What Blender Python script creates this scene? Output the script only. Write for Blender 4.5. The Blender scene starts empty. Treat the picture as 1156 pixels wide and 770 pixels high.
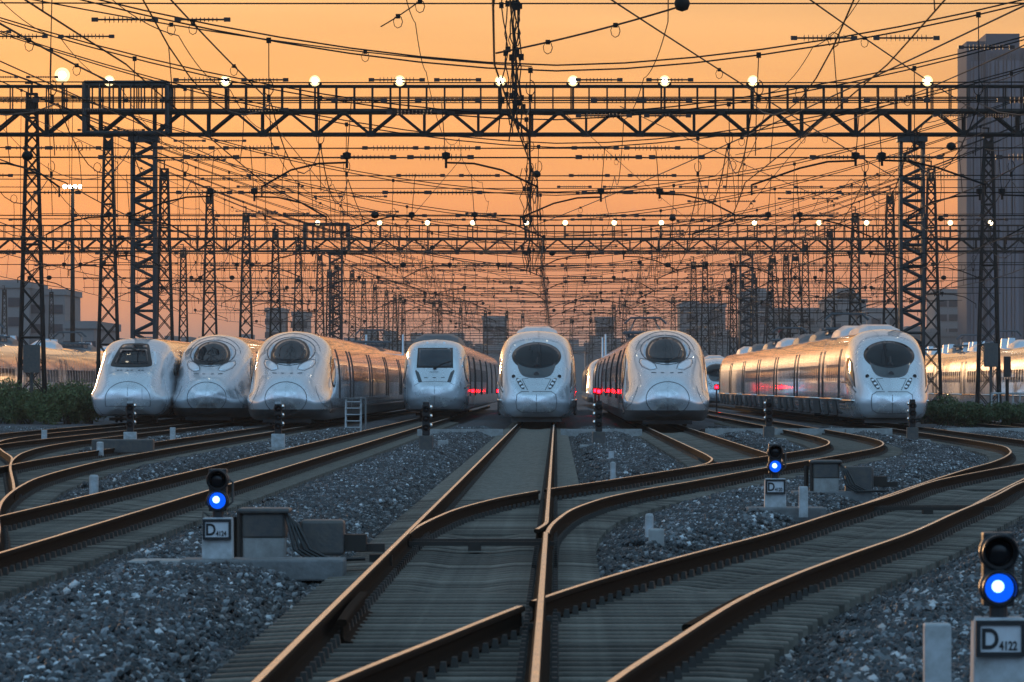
import bpy, bmesh, math, random
import numpy as np
from mathutils import Vector, Matrix
from mathutils.bvhtree import BVHTree
R = math.radians
rng = random.Random(7)
nrg = np.random.default_rng(11)
scene = bpy.context.scene
COL = scene.collection
CAMZ, F = 1.6, 6000.0          # camera height over the rail tops, focal length in photo pixels

def GX(px, D): return (px - 628.0) / F * D
def GZ(py, D): return CAMZ - (py - 435.0) / F * D
def GD(py, z=0.0): return (CAMZ - z) * F / (py - 435.0)

# ------------------------------------------------------------------ helpers
def tag(o, label=None, cat=None, group=None, kind=None):
    if label: o['label'] = label
    if cat: o['category'] = cat
    if group: o['group'] = group
    if kind: o['kind'] = kind
    return o

def empty(name, loc, label, cat, group=None, rz=0.0):
    o = bpy.data.objects.new(name, None); COL.objects.link(o)
    o.location = loc; o.rotation_euler = (0, 0, rz); o.empty_display_size = 0.2
    return tag(o, label, cat, group)

def link(name, me, parent=None):
    o = bpy.data.objects.new(name, me); COL.objects.link(o)
    if parent is not None: o.parent = parent
    return o

def copy_tree(o, parent=None):
    c = o.copy(); COL.objects.link(c); c.parent = parent
    for ch in list(o.children):
        copy_tree(ch, c)
    return c

class MB:
    def __init__(s): s.v = []; s.f = []; s.m = []
    def add(s, vs, fs, m=0):
        b = len(s.v); s.v += [tuple(p) for p in vs]
        s.f += [tuple(b + i for i in q) for q in fs]; s.m += [m] * len(fs); return s
    def box(s, c, d, m=0, rz=0.0, taper=1.0):
        x, y, z = c; a, b, h = d[0] / 2, d[1] / 2, d[2] / 2
        P = []
        for k, t in ((-h, 1.0), (h, taper)):
            for (i, j) in ((-a, -b), (a, -b), (a, b), (-a, b)):
                i *= t; j *= t
                P.append((x + i * math.cos(rz) - j * math.sin(rz), y + i * math.sin(rz) + j * math.cos(rz), z + k))
        return s.add(P, [(3, 2, 1, 0), (4, 5, 6, 7), (0, 1, 5, 4), (1, 2, 6, 5), (2, 3, 7, 6), (3, 0, 4, 7)], m)
    def tube(s, pts, r, n=6, m=0, cap=True):
        pts = [Vector(p) for p in pts]; rings = []
        rr = r if isinstance(r, (list, tuple)) else [r] * len(pts)
        u = None
        for i, p in enumerate(pts):
            t = (pts[min(i + 1, len(pts) - 1)] - pts[max(i - 1, 0)])
            if t.length < 1e-9: t = Vector((0, 0, 1))
            t.normalize()
            if u is None:
                u = t.orthogonal().normalized()
            else:
                u = (u - t * u.dot(t)); u = u.normalized() if u.length > 1e-6 else t.orthogonal().normalized()
            w = t.cross(u)
            a0 = math.pi / 4 if n == 4 else 0
            rings.append([p + (u * math.cos(a0 + 2 * math.pi * k / n) + w * math.sin(a0 + 2 * math.pi * k / n)) * rr[i] for k in range(n)])
        vs = [q for ring in rings for q in ring]; fs = []
        for i in range(len(pts) - 1):
            for k in range(n):
                fs.append((i * n + k, i * n + (k + 1) % n, (i + 1) * n + (k + 1) % n, (i + 1) * n + k))
        if cap:
            fs.append(tuple(range(n - 1, -1, -1))); fs.append(tuple((len(pts) - 1) * n + k for k in range(n)))
        return s.add(vs, fs, m)
    def bar(s, p, q, w, m=0): return s.tube([p, q], w * 0.7071, 4, m)
    def lathe(s, prof, c=(0, 0, 0), n=16, m=0, axis='z'):
        vs = []; fs = []
        for (r, h) in prof:
            for k in range(n):
                a = 2 * math.pi * k / n
                p = (r * math.cos(a), r * math.sin(a), h)
                if axis == 'y': p = (p[0], p[2], p[1])
                if axis == 'x': p = (p[2], p[0], p[1])
                vs.append((p[0] + c[0], p[1] + c[1], p[2] + c[2]))
        for i in range(len(prof) - 1):
            for k in range(n):
                fs.append((i * n + k, i * n + (k + 1) % n, (i + 1) * n + (k + 1) % n, (i + 1) * n + k))
        fs.append(tuple(range(n))); fs.append(tuple((len(prof) - 1) * n + k for k in range(n)))
        return s.add(vs, fs, m)
    def grid(s, P, closed=False, m=0):
        n, k = len(P), len(P[0]); fs = []
        for i in range(n - 1):
            for j in range(k if closed else k - 1):
                fs.append((i * k + j, i * k + (j + 1) % k, (i + 1) * k + (j + 1) % k, (i + 1) * k + j))
        return s.add([p for row in P for p in row], fs, m)
    def mesh(s, name, mats, smooth=False, fix=True):
        me = bpy.data.meshes.new(name); me.from_pydata(s.v, [], s.f)
        for mt in (mats if isinstance(mats, (list, tuple)) else [mats]): me.materials.append(mt)
        if any(s.m): me.polygons.foreach_set('material_index', s.m)
        if fix:
            bm = bmesh.new(); bm.from_mesh(me); bmesh.ops.recalc_face_normals(bm, faces=bm.faces); bm.to_mesh(me); bm.free()
        if smooth: me.polygons.foreach_set('use_smooth', [True] * len(me.polygons))
        me.update(); return me
    def build(s, name, mats, parent=None, smooth=False, fix=True):
        return link(name, s.mesh(name, mats, smooth, fix), parent)

def bevel(o, w=0.01, seg=2):
    md = o.modifiers.new('bevel', 'BEVEL'); md.width = w; md.segments = seg; md.limit_method = 'ANGLE'; return o

# ------------------------------------------------------------------ materials
def mat(name, col, rough=0.6, metal=0.0, coat=0.0, spec=0.5, noise=None, bump=None, coat_rough=0.05):
    """noise = (scale, amount, second colour), in object coordinates; bump = (scale, strength)"""
    m = bpy.data.materials.new(name); m.use_nodes = True
    nt = m.node_tree; b = nt.nodes['Principled BSDF']
    b.inputs['Base Color'].default_value = (*col, 1); b.inputs['Roughness'].default_value = rough
    b.inputs['Metallic'].default_value = metal; b.inputs['Coat Weight'].default_value = coat
    b.inputs['Coat Roughness'].default_value = coat_rough
    b.inputs['Specular IOR Level'].default_value = spec
    tc = nt.nodes.new('ShaderNodeTexCoord')
    if noise:
        sc, amt, c2 = noise
        n = nt.nodes.new('ShaderNodeTexNoise'); n.inputs['Scale'].default_value = sc; n.inputs['Detail'].default_value = 6
        n.inputs['Roughness'].default_value = 0.65
        nt.links.new(tc.outputs['Object'], n.inputs['Vector'])
        rp = nt.nodes.new('ShaderNodeMapRange'); rp.inputs['From Min'].default_value = 0.35; rp.inputs['From Max'].default_value = 0.7
        rp.inputs['To Max'].default_value = amt
        nt.links.new(n.outputs['Fac'], rp.inputs['Value'])
        mx = nt.nodes.new('ShaderNodeMix'); mx.data_type = 'RGBA'
        mx.inputs['A'].default_value = (*col, 1); mx.inputs['B'].default_value = (*c2, 1)
        nt.links.new(rp.outputs['Result'], mx.inputs['Factor']); nt.links.new(mx.outputs['Result'], b.inputs['Base Color'])
        rr = nt.nodes.new('ShaderNodeMapRange'); rr.inputs['To Min'].default_value = max(0.03, rough - 0.08); rr.inputs['To Max'].default_value = min(1, rough + 0.15)
        nt.links.new(n.outputs['Fac'], rr.inputs['Value']); nt.links.new(rr.outputs['Result'], b.inputs['Roughness'])
    if bump:
        n2 = nt.nodes.new('ShaderNodeTexNoise'); n2.inputs['Scale'].default_value = bump[0]; n2.inputs['Detail'].default_value = 4
        nt.links.new(tc.outputs['Object'], n2.inputs['Vector'])
        bp = nt.nodes.new('ShaderNodeBump'); bp.inputs['Strength'].default_value = bump[1]; bp.inputs['Distance'].default_value = 0.02
        nt.links.new(n2.outputs['Fac'], bp.inputs['Height']); nt.links.new(bp.outputs['Normal'], b.inputs['Normal'])
    return m

def emit(name, col, strength):
    m = bpy.data.materials.new(name); m.use_nodes = True; nt = m.node_tree
    for n in list(nt.nodes): nt.nodes.remove(n)
    e = nt.nodes.new('ShaderNodeEmission'); o = nt.nodes.new('ShaderNodeOutputMaterial')
    e.inputs['Color'].default_value = (*col, 1); e.inputs['Strength'].default_value = strength
    nt.links.new(e.outputs['Emission'], o.inputs['Surface']); return m

def instance_tint(m, lo, hi):
    """random brightness per copied object"""
    nt = m.node_tree; b = nt.nodes['Principled BSDF']
    oi = nt.nodes.new('ShaderNodeObjectInfo'); mr = nt.nodes.new('ShaderNodeMapRange')
    mr.inputs['To Min'].default_value = lo; mr.inputs['To Max'].default_value = hi
    nt.links.new(oi.outputs['Random'], mr.inputs['Value'])
    src = b.inputs['Base Color'].links[0].from_socket if b.inputs['Base Color'].links else None
    vm = nt.nodes.new('ShaderNodeVectorMath'); vm.operation = 'SCALE'
    if src: nt.links.new(src, vm.inputs[0])
    else: vm.inputs[0].default_value = b.inputs['Base Color'].default_value[:3]
    nt.links.new(mr.outputs['Result'], vm.inputs['Scale']); nt.links.new(vm.outputs['Vector'], b.inputs['Base Color'])
    return m

M = {}
M['white'] = mat('train_white_paint', (.80, .82, .86), .24, coat=1.0, coat_rough=.035, metal=.55, noise=(.5, .3, (.60, .60, .61)), bump=(.35, .02))
M['grey'] = mat('train_grey_paint', (.045, .048, .052), .35, coat=.3, noise=(1.2, .6, (.09, .08, .07)))
M['glass'] = mat('dark_glass', (.008, .010, .013), .05, spec=.3)
M['greyglass'] = mat('grey_glass', (.04, .046, .055), .08, spec=.5)
M['black'] = mat('black_rubber', (.012, .012, .013), .5)
M['seam'] = mat('seam_line', (.05, .055, .065), .6)
M['lens'] = mat('headlight_lens', (.92, .94, .98), .18, coat=1.0, metal=.2)
M['dlens'] = mat('dark_headlight', (.05, .055, .06), .15, coat=.8)
M['roofgear'] = mat('roof_equipment', (.10, .105, .115), .45, noise=(2., .6, (.05, .05, .05)))
M['fairing'] = mat('roof_fairing', (.6, .62, .66), .35, coat=.4)
M['pale'] = mat('polished_sill', (.85, .83, .78), .12, metal=1.0)
M['under'] = mat('underframe', (.025, .025, .027), .7)
M['steel'] = mat('dark_painted_steel', (.014, .0135, .014), .6, spec=.2, noise=(2.5, .6, (.026, .018, .013)))
M['column'] = mat('blue_grey_steel', (.030, .033, .038), .5, spec=.3, noise=(2., .6, (.05, .042, .036)))
M['wire'] = mat('weathered_wire', (.014, .011, .010), .6, spec=.2)
M['insul'] = mat('insulator', (.045, .022, .016), .4)
M['railside'] = mat('rusty_rail_side', (.009, .006, .0045), .85, spec=.06, noise=(9., .7, (.024, .014, .008)), bump=(40., .3))
M['railtop'] = mat('worn_rail_highlight', (.93, .82, .66), .2, metal=1.0, noise=(5., .4, (.50, .36, .24)))
M['sleeper'] = instance_tint(mat('concrete_sleeper', (.165, .143, .115), .85, noise=(7., .8, (.07, .06, .05)), bump=(30., .3)), .42, 1.3)
M['clip'] = mat('rail_clip_iron', (.022, .017, .013), .7)
M['conc'] = mat('pale_concrete', (.36, .36, .35), .85, noise=(6., .7, (.17, .16, .15)), bump=(25., .35))
M['dconc'] = mat('weathered_concrete', (.21, .21, .21), .9, noise=(5., .8, (.09, .085, .08)), bump=(25., .4))
M['post'] = mat('white_painted_post', (.50, .52, .54), .6, noise=(7., .85, (.24, .23, .21)))
M['machine'] = mat('point_machine_paint', (.055, .058, .062), .45, noise=(8., .8, (.12, .10, .08)), bump=(30., .2))
M['sigblack'] = mat('signal_black_paint', (.012, .013, .015), .4)
M['sign'] = mat('sign_white_plate', (.62, .64, .68), .5, noise=(12., .4, (.45, .40, .38)))
M['ink'] = mat('sign_black_letter', (.012, .012, .014), .6)
M['cable'] = mat('black_cable', (.012, .012, .012), .35)
M['blue'] = emit('blue_lens_glow', (.003, .11, 1.0), 1.1)
M['bluecore'] = emit('blue_lens_core', (.45, .95, 1.0), 2.6)
M['red'] = emit('red_lamp_glow', (1.0, .0003, .0012), 330.)
M['lamp'] = emit('floodlight_glow', (1.0, .90, .72), 30.)
M['lampdish'] = emit('painted_halo_glow', (1.0, .74, .36), 2.0)  # warm halo around each lamp, painted as emission on its dish
M['lampwarm'] = emit('warm_floodlight_glow', (1.0, .72, .30), 14.)
M['tower'] = mat('far_tower_concrete', (.06, .07, .095), .8, noise=(.05, .5, (.045, .05, .07)))
M['block'] = mat('far_block_render', (.24, .215, .21), .85, noise=(.06, .5, (.17, .15, .15)))
M['winband'] = mat('far_window_glass', (.03, .033, .045), .3)
M['rib'] = mat('far_tower_rib', (.10, .11, .145), .8)
M['bark'] = mat('shrub_bark', (.06, .045, .03), .9)

def leafmat(name, a, b_):
    m = mat(name, a, .6)
    nt = m.node_tree; b = nt.nodes['Principled BSDF']
    at = nt.nodes.new('ShaderNodeAttribute'); at.attribute_name = 'tone'
    mx = nt.nodes.new('ShaderNodeMix'); mx.data_type = 'RGBA'
    mx.inputs['A'].default_value = (*a, 1); mx.inputs['B'].default_value = (*b_, 1)
    nt.links.new(at.outputs['Fac'], mx.inputs['Factor']); nt.links.new(mx.outputs['Result'], b.inputs['Base Color'])
    b.inputs['Subsurface Weight'].default_value = 0.0
    return m
M['leaf'] = leafmat('shrub_leaves', (.035, .055, .016), (.15, .19, .055))
M['hedgeleaf'] = leafmat('hedge_leaves', (.025, .045, .015), (.09, .14, .045))

# ------------------------------------------------------------------ camera, sky, sun
cam = bpy.data.cameras.new('camera'); co = bpy.data.objects.new('camera', cam); COL.objects.link(co); scene.camera = co
co.location = (0, 0, CAMZ); co.rotation_euler = (R(90), 0, 0)
cam.sensor_width = 36.0; cam.lens = F / 1156 * 36.0
cam.shift_x = -50 / 1156; cam.shift_y = 50 / 1156
cam.clip_start = 0.5; cam.clip_end = 30000
cam.dof.use_dof = True; cam.dof.focus_distance = 205.0; cam.dof.aperture_fstop = 14.0

world = bpy.data.worlds.new('World'); scene.world = world; world.use_nodes = True
nt = world.node_tree
for n in list(nt.nodes): nt.nodes.remove(n)
out = nt.nodes.new('ShaderNodeOutputWorld')
geo = nt.nodes.new('ShaderNodeTexCoord')
sep = nt.nodes.new('ShaderNodeSeparateXYZ'); nt.links.new(geo.outputs['Generated'], sep.inputs['Vector'])
def ramp(stops):
    r = nt.nodes.new('ShaderNodeValToRGB'); r.color_ramp.interpolation = 'B_SPLINE'
    e = r.color_ramp.elements
    while len(e) < len(stops): e.new(0.5)
    for i, (p, c) in enumerate(stops): e[i].position = p; e[i].color = (*c, 1)
    return r
sq = nt.nodes.new('ShaderNodeMath'); sq.operation = 'POWER'; sq.inputs[1].default_value = 0.5; sq.use_clamp = True
mxz = nt.nodes.new('ShaderNodeMath'); mxz.operation = 'MAXIMUM'; mxz.inputs[1].default_value = 0.0
nt.links.new(sep.outputs['Z'], mxz.inputs[0]); nt.links.new(mxz.outputs[0], sq.inputs[0])
# stops are sqrt(sin elevation): .1 -> .6 deg, .2 -> 2.3 deg, .27 -> 4.2 deg, .5 -> 14.5 deg
front = ramp([(0, (.60, .150, .082)), (.09, (.74, .185, .072)), (.17, (.88, .262, .075)), (.22, (.91, .365, .105)), (.275, (.89, .475, .175)), (.42, (.58, .48, .40)), (.65, (.24, .31, .43)), (1., (.16, .30, .41))])
rear = ramp([(0, (.07, .09, .13)), (.25, (.15, .21, .31)), (.5, (.33, .58, .94)), (.75, (.42, .76, 1.18)), (.9, (.29, .55, .82)), (1., (.16, .30, .41))])
for r_ in (front, rear): nt.links.new(sq.outputs[0], r_.inputs['Fac'])
az = nt.nodes.new('ShaderNodeMapRange'); az.interpolation_type = 'SMOOTHSTEP'
az.inputs['From Min'].default_value = -0.35; az.inputs['From Max'].default_value = 0.85
nt.links.new(sep.outputs['Y'], az.inputs['Value'])
mixs = nt.nodes.new('ShaderNodeMix'); mixs.data_type = 'RGBA'
# unseen cloud blotches added to the rear sky for contrast in reflections
cl = nt.nodes.new('ShaderNodeTexNoise'); cl.inputs['Scale'].default_value = 2.6; cl.inputs['Detail'].default_value = 4
nt.links.new(geo.outputs['Generated'], cl.inputs['Vector'])
clr = nt.nodes.new('ShaderNodeMapRange'); clr.inputs['From Min'].default_value = .35; clr.inputs['From Max'].default_value = .65; clr.inputs['To Min'].default_value = .5; clr.inputs['To Max'].default_value = 1.6
nt.links.new(cl.outputs['Fac'], clr.inputs['Value'])
rsc = nt.nodes.new('ShaderNodeVectorMath'); rsc.operation = 'SCALE'; nt.links.new(rear.outputs['Color'], rsc.inputs[0]); nt.links.new(clr.outputs['Result'], rsc.inputs['Scale'])
nt.links.new(az.outputs['Result'], mixs.inputs['Factor']); nt.links.new(rsc.outputs['Vector'], mixs.inputs['A']); nt.links.new(front.outputs['Color'], mixs.inputs['B'])
# thin streaks of high cloud
mp = nt.nodes.new('ShaderNodeMapping'); mp.inputs['Scale'].default_value = (9, 9, 120)
nt.links.new(geo.outputs['Generated'], mp.inputs['Vector'])
cn = nt.nodes.new('ShaderNodeTexNoise'); cn.inputs['Scale'].default_value = 1.0; cn.inputs['Detail'].default_value = 5
nt.links.new(mp.outputs['Vector'], cn.inputs['Vector'])
cr = nt.nodes.new('ShaderNodeMapRange'); cr.inputs['From Min'].default_value = .3; cr.inputs['From Max'].default_value = .7
cr.inputs['To Min'].default_value = .88; cr.inputs['To Max'].default_value = 1.12
nt.links.new(cn.outputs['Fac'], cr.inputs['Value'])
vs_ = nt.nodes.new('ShaderNodeVectorMath'); vs_.operation = 'SCALE'
nt.links.new(mixs.outputs['Result'], vs_.inputs[0]); nt.links.new(cr.outputs['Result'], vs_.inputs['Scale'])
bg = nt.nodes.new('ShaderNodeBackground'); bg.inputs['Strength'].default_value = 1.0
nt.links.new(vs_.outputs['Vector'], bg.inputs['Color'])
sky = nt.nodes.new('ShaderNodeTexSky'); sky.sky_type = 'NISHITA'; sky.sun_disc = False
sky.sun_elevation = R(2.0); sky.sun_rotation = R(-12)
bg2 = nt.nodes.new('ShaderNodeBackground'); bg2.inputs['Strength'].default_value = 0.02
nt.links.new(sky.outputs['Color'], bg2.inputs['Color'])
ad = nt.nodes.new('ShaderNodeAddShader')
nt.links.new(bg.outputs[0], ad.inputs[0]); nt.links.new(bg2.outputs[0], ad.inputs[1]); nt.links.new(ad.outputs[0], out.inputs['Surface'])

sl = bpy.data.lights.new('sun', 'SUN'); so = bpy.data.objects.new('sun', sl); COL.objects.link(so)
sl.energy = 0.7; sl.angle = R(3.0); sl.color = (1.0, .58, .28)
sd = Vector((math.sin(R(-12)), math.cos(R(-12)), math.tan(R(2.5))))      # towards the sun: low, behind the trains
so.rotation_euler = sd.to_track_quat('Z', 'Y').to_euler(); so.location = (0, 100, 60)

# ------------------------------------------------------------------ tracks
def pchip(xs, ys):
    xs = np.array(xs, float); ys = np.array(ys, float); h = np.diff(xs); d = np.diff(ys) / h
    m = np.zeros(len(xs)); m[0] = d[0]; m[-1] = d[-1]
    for i in range(1, len(xs) - 1):
        if d[i - 1] * d[i] > 0:
            w1 = 2 * h[i] + h[i - 1]; w2 = h[i] + 2 * h[i - 1]
            m[i] = (w1 + w2) / (w1 / d[i - 1] + w2 / d[i])
    def f(x):
        x = np.clip(np.asarray(x, float), xs[0], xs[-1])
        i = np.clip(np.searchsorted(xs, x) - 1, 0, len(xs) - 2)
        t = (x - xs[i]) / h[i]
        return ((1 + 2 * t) * (1 - t) ** 2) * ys[i] + t * (1 - t) ** 2 * h[i] * m[i] + t * t * (3 - 2 * t) * ys[i + 1] + t * t * (t - 1) * h[i] * m[i + 1]
    return f

TR = {
 'A': dict(x=[(18, -.87), (420, -.84)], par=None, name='track leading straight to the middle train'),
 'B': dict(x=[(50, -.87), (58, -.85), (66.7, -.64), (74.4, -.18), (81, .48), (88.5, 1.45), (104, 3.36), (117, 5.05), (128, 6.45), (137, 7.5), (148, 8.35), (155, 8.66), (168, 8.9), (190, 9.0), (420, 9.0)], par='A', s=(50, 90),
           name='track curving right from the middle track to the empty road between two right-hand trains'),
 'C': dict(x=[(20, -1.0), (24, -.82), (28.7, -.47), (33.7, .0), (40.5, .68), (45.7, 1.33), (51, 2.08), (58, 3.1), (67.7, 4.35), (76.8, 5.55), (89.6, 7.15), (100, 8.8), (120, 12.2), (150, 16.5), (190, 18.6), (420, 18.7)], par='A', s=(20, 46),
           name='broad foreground track crossing to the lower right'),
 'E': dict(x=[(72, 4.9), (77, 5.5), (87, 6.72), (103, 8.75), (112, 9.95), (121.5, 11.05), (131, 11.95), (143, 12.7), (155, 12.95), (178, 13.15), (215, 13.4), (420, 13.4)], par='C', s=(72, 118),
           name='track curling back left in front of the rightmost train'),
 'F': dict(x=[(95, 2.25), (100, 2.85), (106, 3.5), (112, 3.98), (119, 4.22), (130, 4.27), (420, 4.27)], par='B', s=(95, 127),
           name='short track joining from the train right of the middle one'),
 'G': dict(x=[(18, -6.1), (420, -6.02)], par=None, name='long left track passing behind the left blue signal'),
 'H': dict(x=[(46, -6.1), (52, -6.3), (58, -6.85), (67, -7.8), (75.6, -8.62), (85, -9.35), (94, -9.9), (105, -10.3), (118, -10.6), (135, -10.72), (160, -10.75), (420, -10.75)], par='G', s=(46, 74),
           name='left track curving up to the third train from the left'),
 'I': dict(x=[(82, -9.12), (89, -9.85), (97, -10.7), (108, -11.85), (118, -12.8), (130, -13.75), (142, -14.4), (155, -14.75), (176, -14.85), (420, -14.85)], par='H', s=(82, 112),
           name='left track branching to the second train from the left'),
 'J': dict(x=[(112, -12.25), (120, -13.05), (132, -14.5), (145, -16.0), (158, -17.2), (172, -17.85), (190, -18.1), (420, -18.1)], par='I', s=(112, 136),
           name='left track branching to the leftmost facing train'),
}
for i, (k, t) in enumerate(TR.items()):
    t['k'] = k; t['f'] = pchip(*zip(*t['x'])); t['d0'] = t['x'][0][0]; t['d1'] = 420.
    t['dz'] = -0.004 * i if t['par'] else -0.0013 * i
RH = 0.176
RAILPROF = [(-.075, -RH), (.075, -RH), (.075, -RH + .012), (.018, -RH + .030), (.010, -RH + .05), (.010, -.052), (.036, -.038), (.0365, -.014), (.031, -.004), (.022, 0.0),
            (-.022, 0.0), (-.031, -.004), (-.0365, -.014), (-.036, -.038), (-.010, -.052), (-.010, -RH + .05), (-.018, -RH + .030), (-.075, -RH + .012)]
TOPSEG = {9}  # worn band narrowed to the centre to paint the thin rail highlight
def rail_mesh(t, off, d0, d1, flare0=0.0):
    """one rail along a track, gauge offset off"""
    ds = np.concatenate([np.arange(d0, min(d1, 200), 1.0), np.arange(max(d0, 200), d1 + .1, 6.0)])
    if ds[-1] < d1: ds = np.append(ds, d1)
    x = t['f'](ds); sl_ = (t['f'](ds + .3) - t['f'](ds - .3)) / .6
    mb = MB(); P = []
    for d, xx, s in zip(ds, x, sl_):
        n = Vector((1, -s, 0)).normalized()
        o = off
        if flare0 and d - d0 < 2.5: o = off + flare0 * (1 - (d - d0) / 2.5)
        P.append([(xx + n.x * (o + a), d + n.y * (o + a), b + t['dz']) for a, b in RAILPROF])
    n = len(RAILPROF); vs = [p for r_ in P for p in r_]; fs = []; ms = []
    for i in range(len(P) - 1):
        for j in range(n):
            fs.append((i * n + j, i * n + (j + 1) % n, (i + 1) * n + (j + 1) % n, (i + 1) * n + j)); ms.append(1 if j in TOPSEG else 0)
    fs.append(tuple(range(n))); ms.append(0); fs.append(tuple((len(P) - 1) * n + j for j in range(n))); ms.append(0)
    mb.v, mb.f, mb.m = vs, fs, ms
    return mb.mesh('rail', [M['railside'], M['railtop']])

def branches(k): return [c for c in TR.values() if c['par'] == k]
def extent(t, d):
    """sleeper ends on both sides of a track's centre at distance d"""
    lo, hi = -1.28, 1.28
    for c in branches(t['k']):
        if c['s'][0] <= d <= c['s'][1]:
            o = float(c['f'](d) - t['f'](d)); lo = min(lo, o - 1.28); hi = max(hi, o + 1.28)
    return lo, hi
def child_rails(t, d):
    r_ = [-.7535, .7535]
    for c in branches(t['k']):
        if c['s'][0] <= d <= c['s'][1]:
            o = float(c['f'](d) - t['f'](d)); r_ += [o - .7535, o + .7535]
    return r_
def sleeper_into(mb, t, d, world=True):
    x = float(t['f'](d)); s = float(t['f'](d + .3) - t['f'](d - .3)) / .6; a = math.atan(s)
    lo, hi = extent(t, d); c = (lo + hi) / 2; w = hi - lo
    ca, sa = math.cos(-a), math.sin(-a)
    top = -RH - .012 + t['dz'] * 1.0
    o = (0, 0) if not world else (x, d)
    cx, cy = c * ca, c * sa
    wd = .18 + .03 * math.sin(d * 7.3); P = []
    stt = [(lo, -.015), (lo + .25, 0), (-1.0, 0), (-.45, 0), (-.2, -.03), (.2, -.03), (.45, 0), (1.0, 0), (hi - .25, 0), (hi, -.015)] if w < 2.7 else [(lo, -.015), (lo + .25, 0), (hi - .25, 0), (hi, -.015)]
    for q, dzq in stt:
        row = []
        for (e, zz) in ((-wd * .58, -.2), (-wd * .5, -.012), (-wd * .42, 0), (wd * .42, 0), (wd * .5, -.012), (wd * .58, -.2)):
            row.append((o[0] + q * ca - e * sa, o[1] + q * sa + e * ca, top + zz + (dzq if zz > -.1 else 0)))
        P.append(row)
    mb.grid(P); mb.add(P[0], [tuple(range(6))]); mb.add(P[-1], [tuple(range(5, -1, -1))])
    for r0 in child_rails(t, d):
        for e in (-.105, .105):
            q = r0 + e
            mb.box((o[0] + q * ca, o[1] + q * sa, top + .03), (.055, .15, .07), 1, rz=-a, taper=.6)
    return x
tracks = {}
for k, t in TR.items():
    root = empty('railway_track', (0, 0, 0), t['name'], 'railway track', 'rail tracks of the yard'); tracks[k] = root
    d0 = t['d0']
    for side in (-1, 1):
        off = side * .7535
        s0 = d0; fl = 0.0
        if k == 'A' and side > 0:                     # right rail of the middle track: switch blade ends at the first points
            link('rail', rail_mesh(t, off, 18, 58.0), root)
            link('rail', rail_mesh(t, off, 59.2, t['d1'], flare0=-.10), root); continue
        if k == 'C' and side < 0:                     # gap at the crossing nose
            link('rail', rail_mesh(t, off, 20, 38.7), root); link('rail', rail_mesh(t, off, 39.6, t['d1']), root); continue
        if k == 'B':
            s0 = 57.5
        if k == 'B' and side < 0:
            link('rail', rail_mesh(t, off, s0, 80.9), root); link('rail', rail_mesh(t, off, 82.0, t['d1']), root); continue
        link('rail', rail_mesh(t, off, s0, t['d1']), root)
    # sleepers: the hundred nearest one by one, the rest as one mesh
    ds = np.arange(max(24.0, d0 if not t['par'] else t['s'][1]) + rng.uniform(0, .4), 260, .6)
    for i, d in enumerate(ds[:100]):
        mb = MB(); x = sleeper_into(mb, t, float(d), world=False)
        o = mb.build('sleeper', [M['sleeper'], M['clip']], root, fix=False); o.location = (x, float(d), 0)
    mb = MB()
    for d in ds[100:]: sleeper_into(mb, t, float(d))
    if mb.v:
        o = mb.build('sleepers', [M['sleeper'], M['clip']], root, fix=False); o['kind'] = 'stuff'
# check rails beside the crossings
def check_rail(k, off, d0, d1):
    t = TR[k]; me = rail_mesh(t, off, d0, d1, flare0=.03 * (1 if off < 0 else -1)); me.polygons.foreach_set('material_index', [0] * len(me.polygons)); o = link('check_rail', me, tracks[k]); o.location.z = -.03
check_rail('C', .66, 36.5, 41.5); check_rail('A', -.655, 37, 42); check_rail('B', .66, 79.5, 85); check_rail('G', .65, 52, 57.5); check_rail('G', .655, 70, 75)
# stretcher bars of the points
def stretcher(k, d, x0, x1, lab=None):
    mb = MB()
    mb.box(((x0 + x1) / 2, d, -.115), (x1 - x0, .07, .05)); mb.box(((x0 + x1) / 2, d + 1.1, -.12), (x1 - x0 - .25, .07, .05))
    for xx in (x0 + .12, (x0 + x1) / 2, x1 - .12): mb.box((xx, d + .1, -.15), (.14, .3, .09))
    mb.build('stretcher_bar', M['clip'], tracks[k])
stretcher('A', 57.6, -1.75, -.02); stretcher('C', 74.0, 4.25, 6.1); stretcher('G', 48.5, -7.0, -5.2)

# ------------------------------------------------------------------ ground and ballast
tl = list(TR.values())
def ground_h(X, D):
    """ballast surface: low between the rails, heaped between the tracks"""
    X = np.asarray(X, float); D = np.asarray(D, float)
    dist = np.full(X.shape, 9.0)
    for t in tl:
        a = np.abs(X - t['f'](D)); a = np.where(D < t['d0'], 9.0, a); dist = np.minimum(dist, a)
    for t in tl:
        for c in branches(t['k']):
            xa, xb = t['f'](D), c['f'](D); ins = (D >= c['s'][0]) & (D <= c['s'][1]) & (X > np.minimum(xa, xb)) & (X < np.maximum(xa, xb))
            dist = np.where(ins, 0.0, dist)
    s = np.clip((dist - 1.30) / .75, 0, 1); s = s * s * (3 - 2 * s)
    h = -.315 + .185 * s
    h = h + np.where(s > .3, .035 * (np.sin(X * 2.1 + D * .37) * np.sin(D * .83 - X * .6)), 0)
    return h
mg = mat('ballast_bed', (.060, .064, .070), .95, bump=(18., .8))
nt2 = mg.node_tree; bs = nt2.nodes['Principled BSDF']
vt = nt2.nodes.new('ShaderNodeTexVoronoi'); vt.inputs['Scale'].default_value = 16; tc2 = nt2.nodes.new('ShaderNodeTexCoord')
nt2.links.new(tc2.outputs['Object'], vt.inputs['Vector'])
mr2 = nt2.nodes.new('ShaderNodeMix'); mr2.data_type = 'RGBA'; mr2.inputs['A'].default_value = (.02, .022, .025, 1); mr2.inputs['B'].default_value = (.085, .093, .105, 1)
s2 = nt2.nodes.new('ShaderNodeSeparateColor'); nt2.links.new(vt.outputs['Color'], s2.inputs['Color'])
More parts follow.
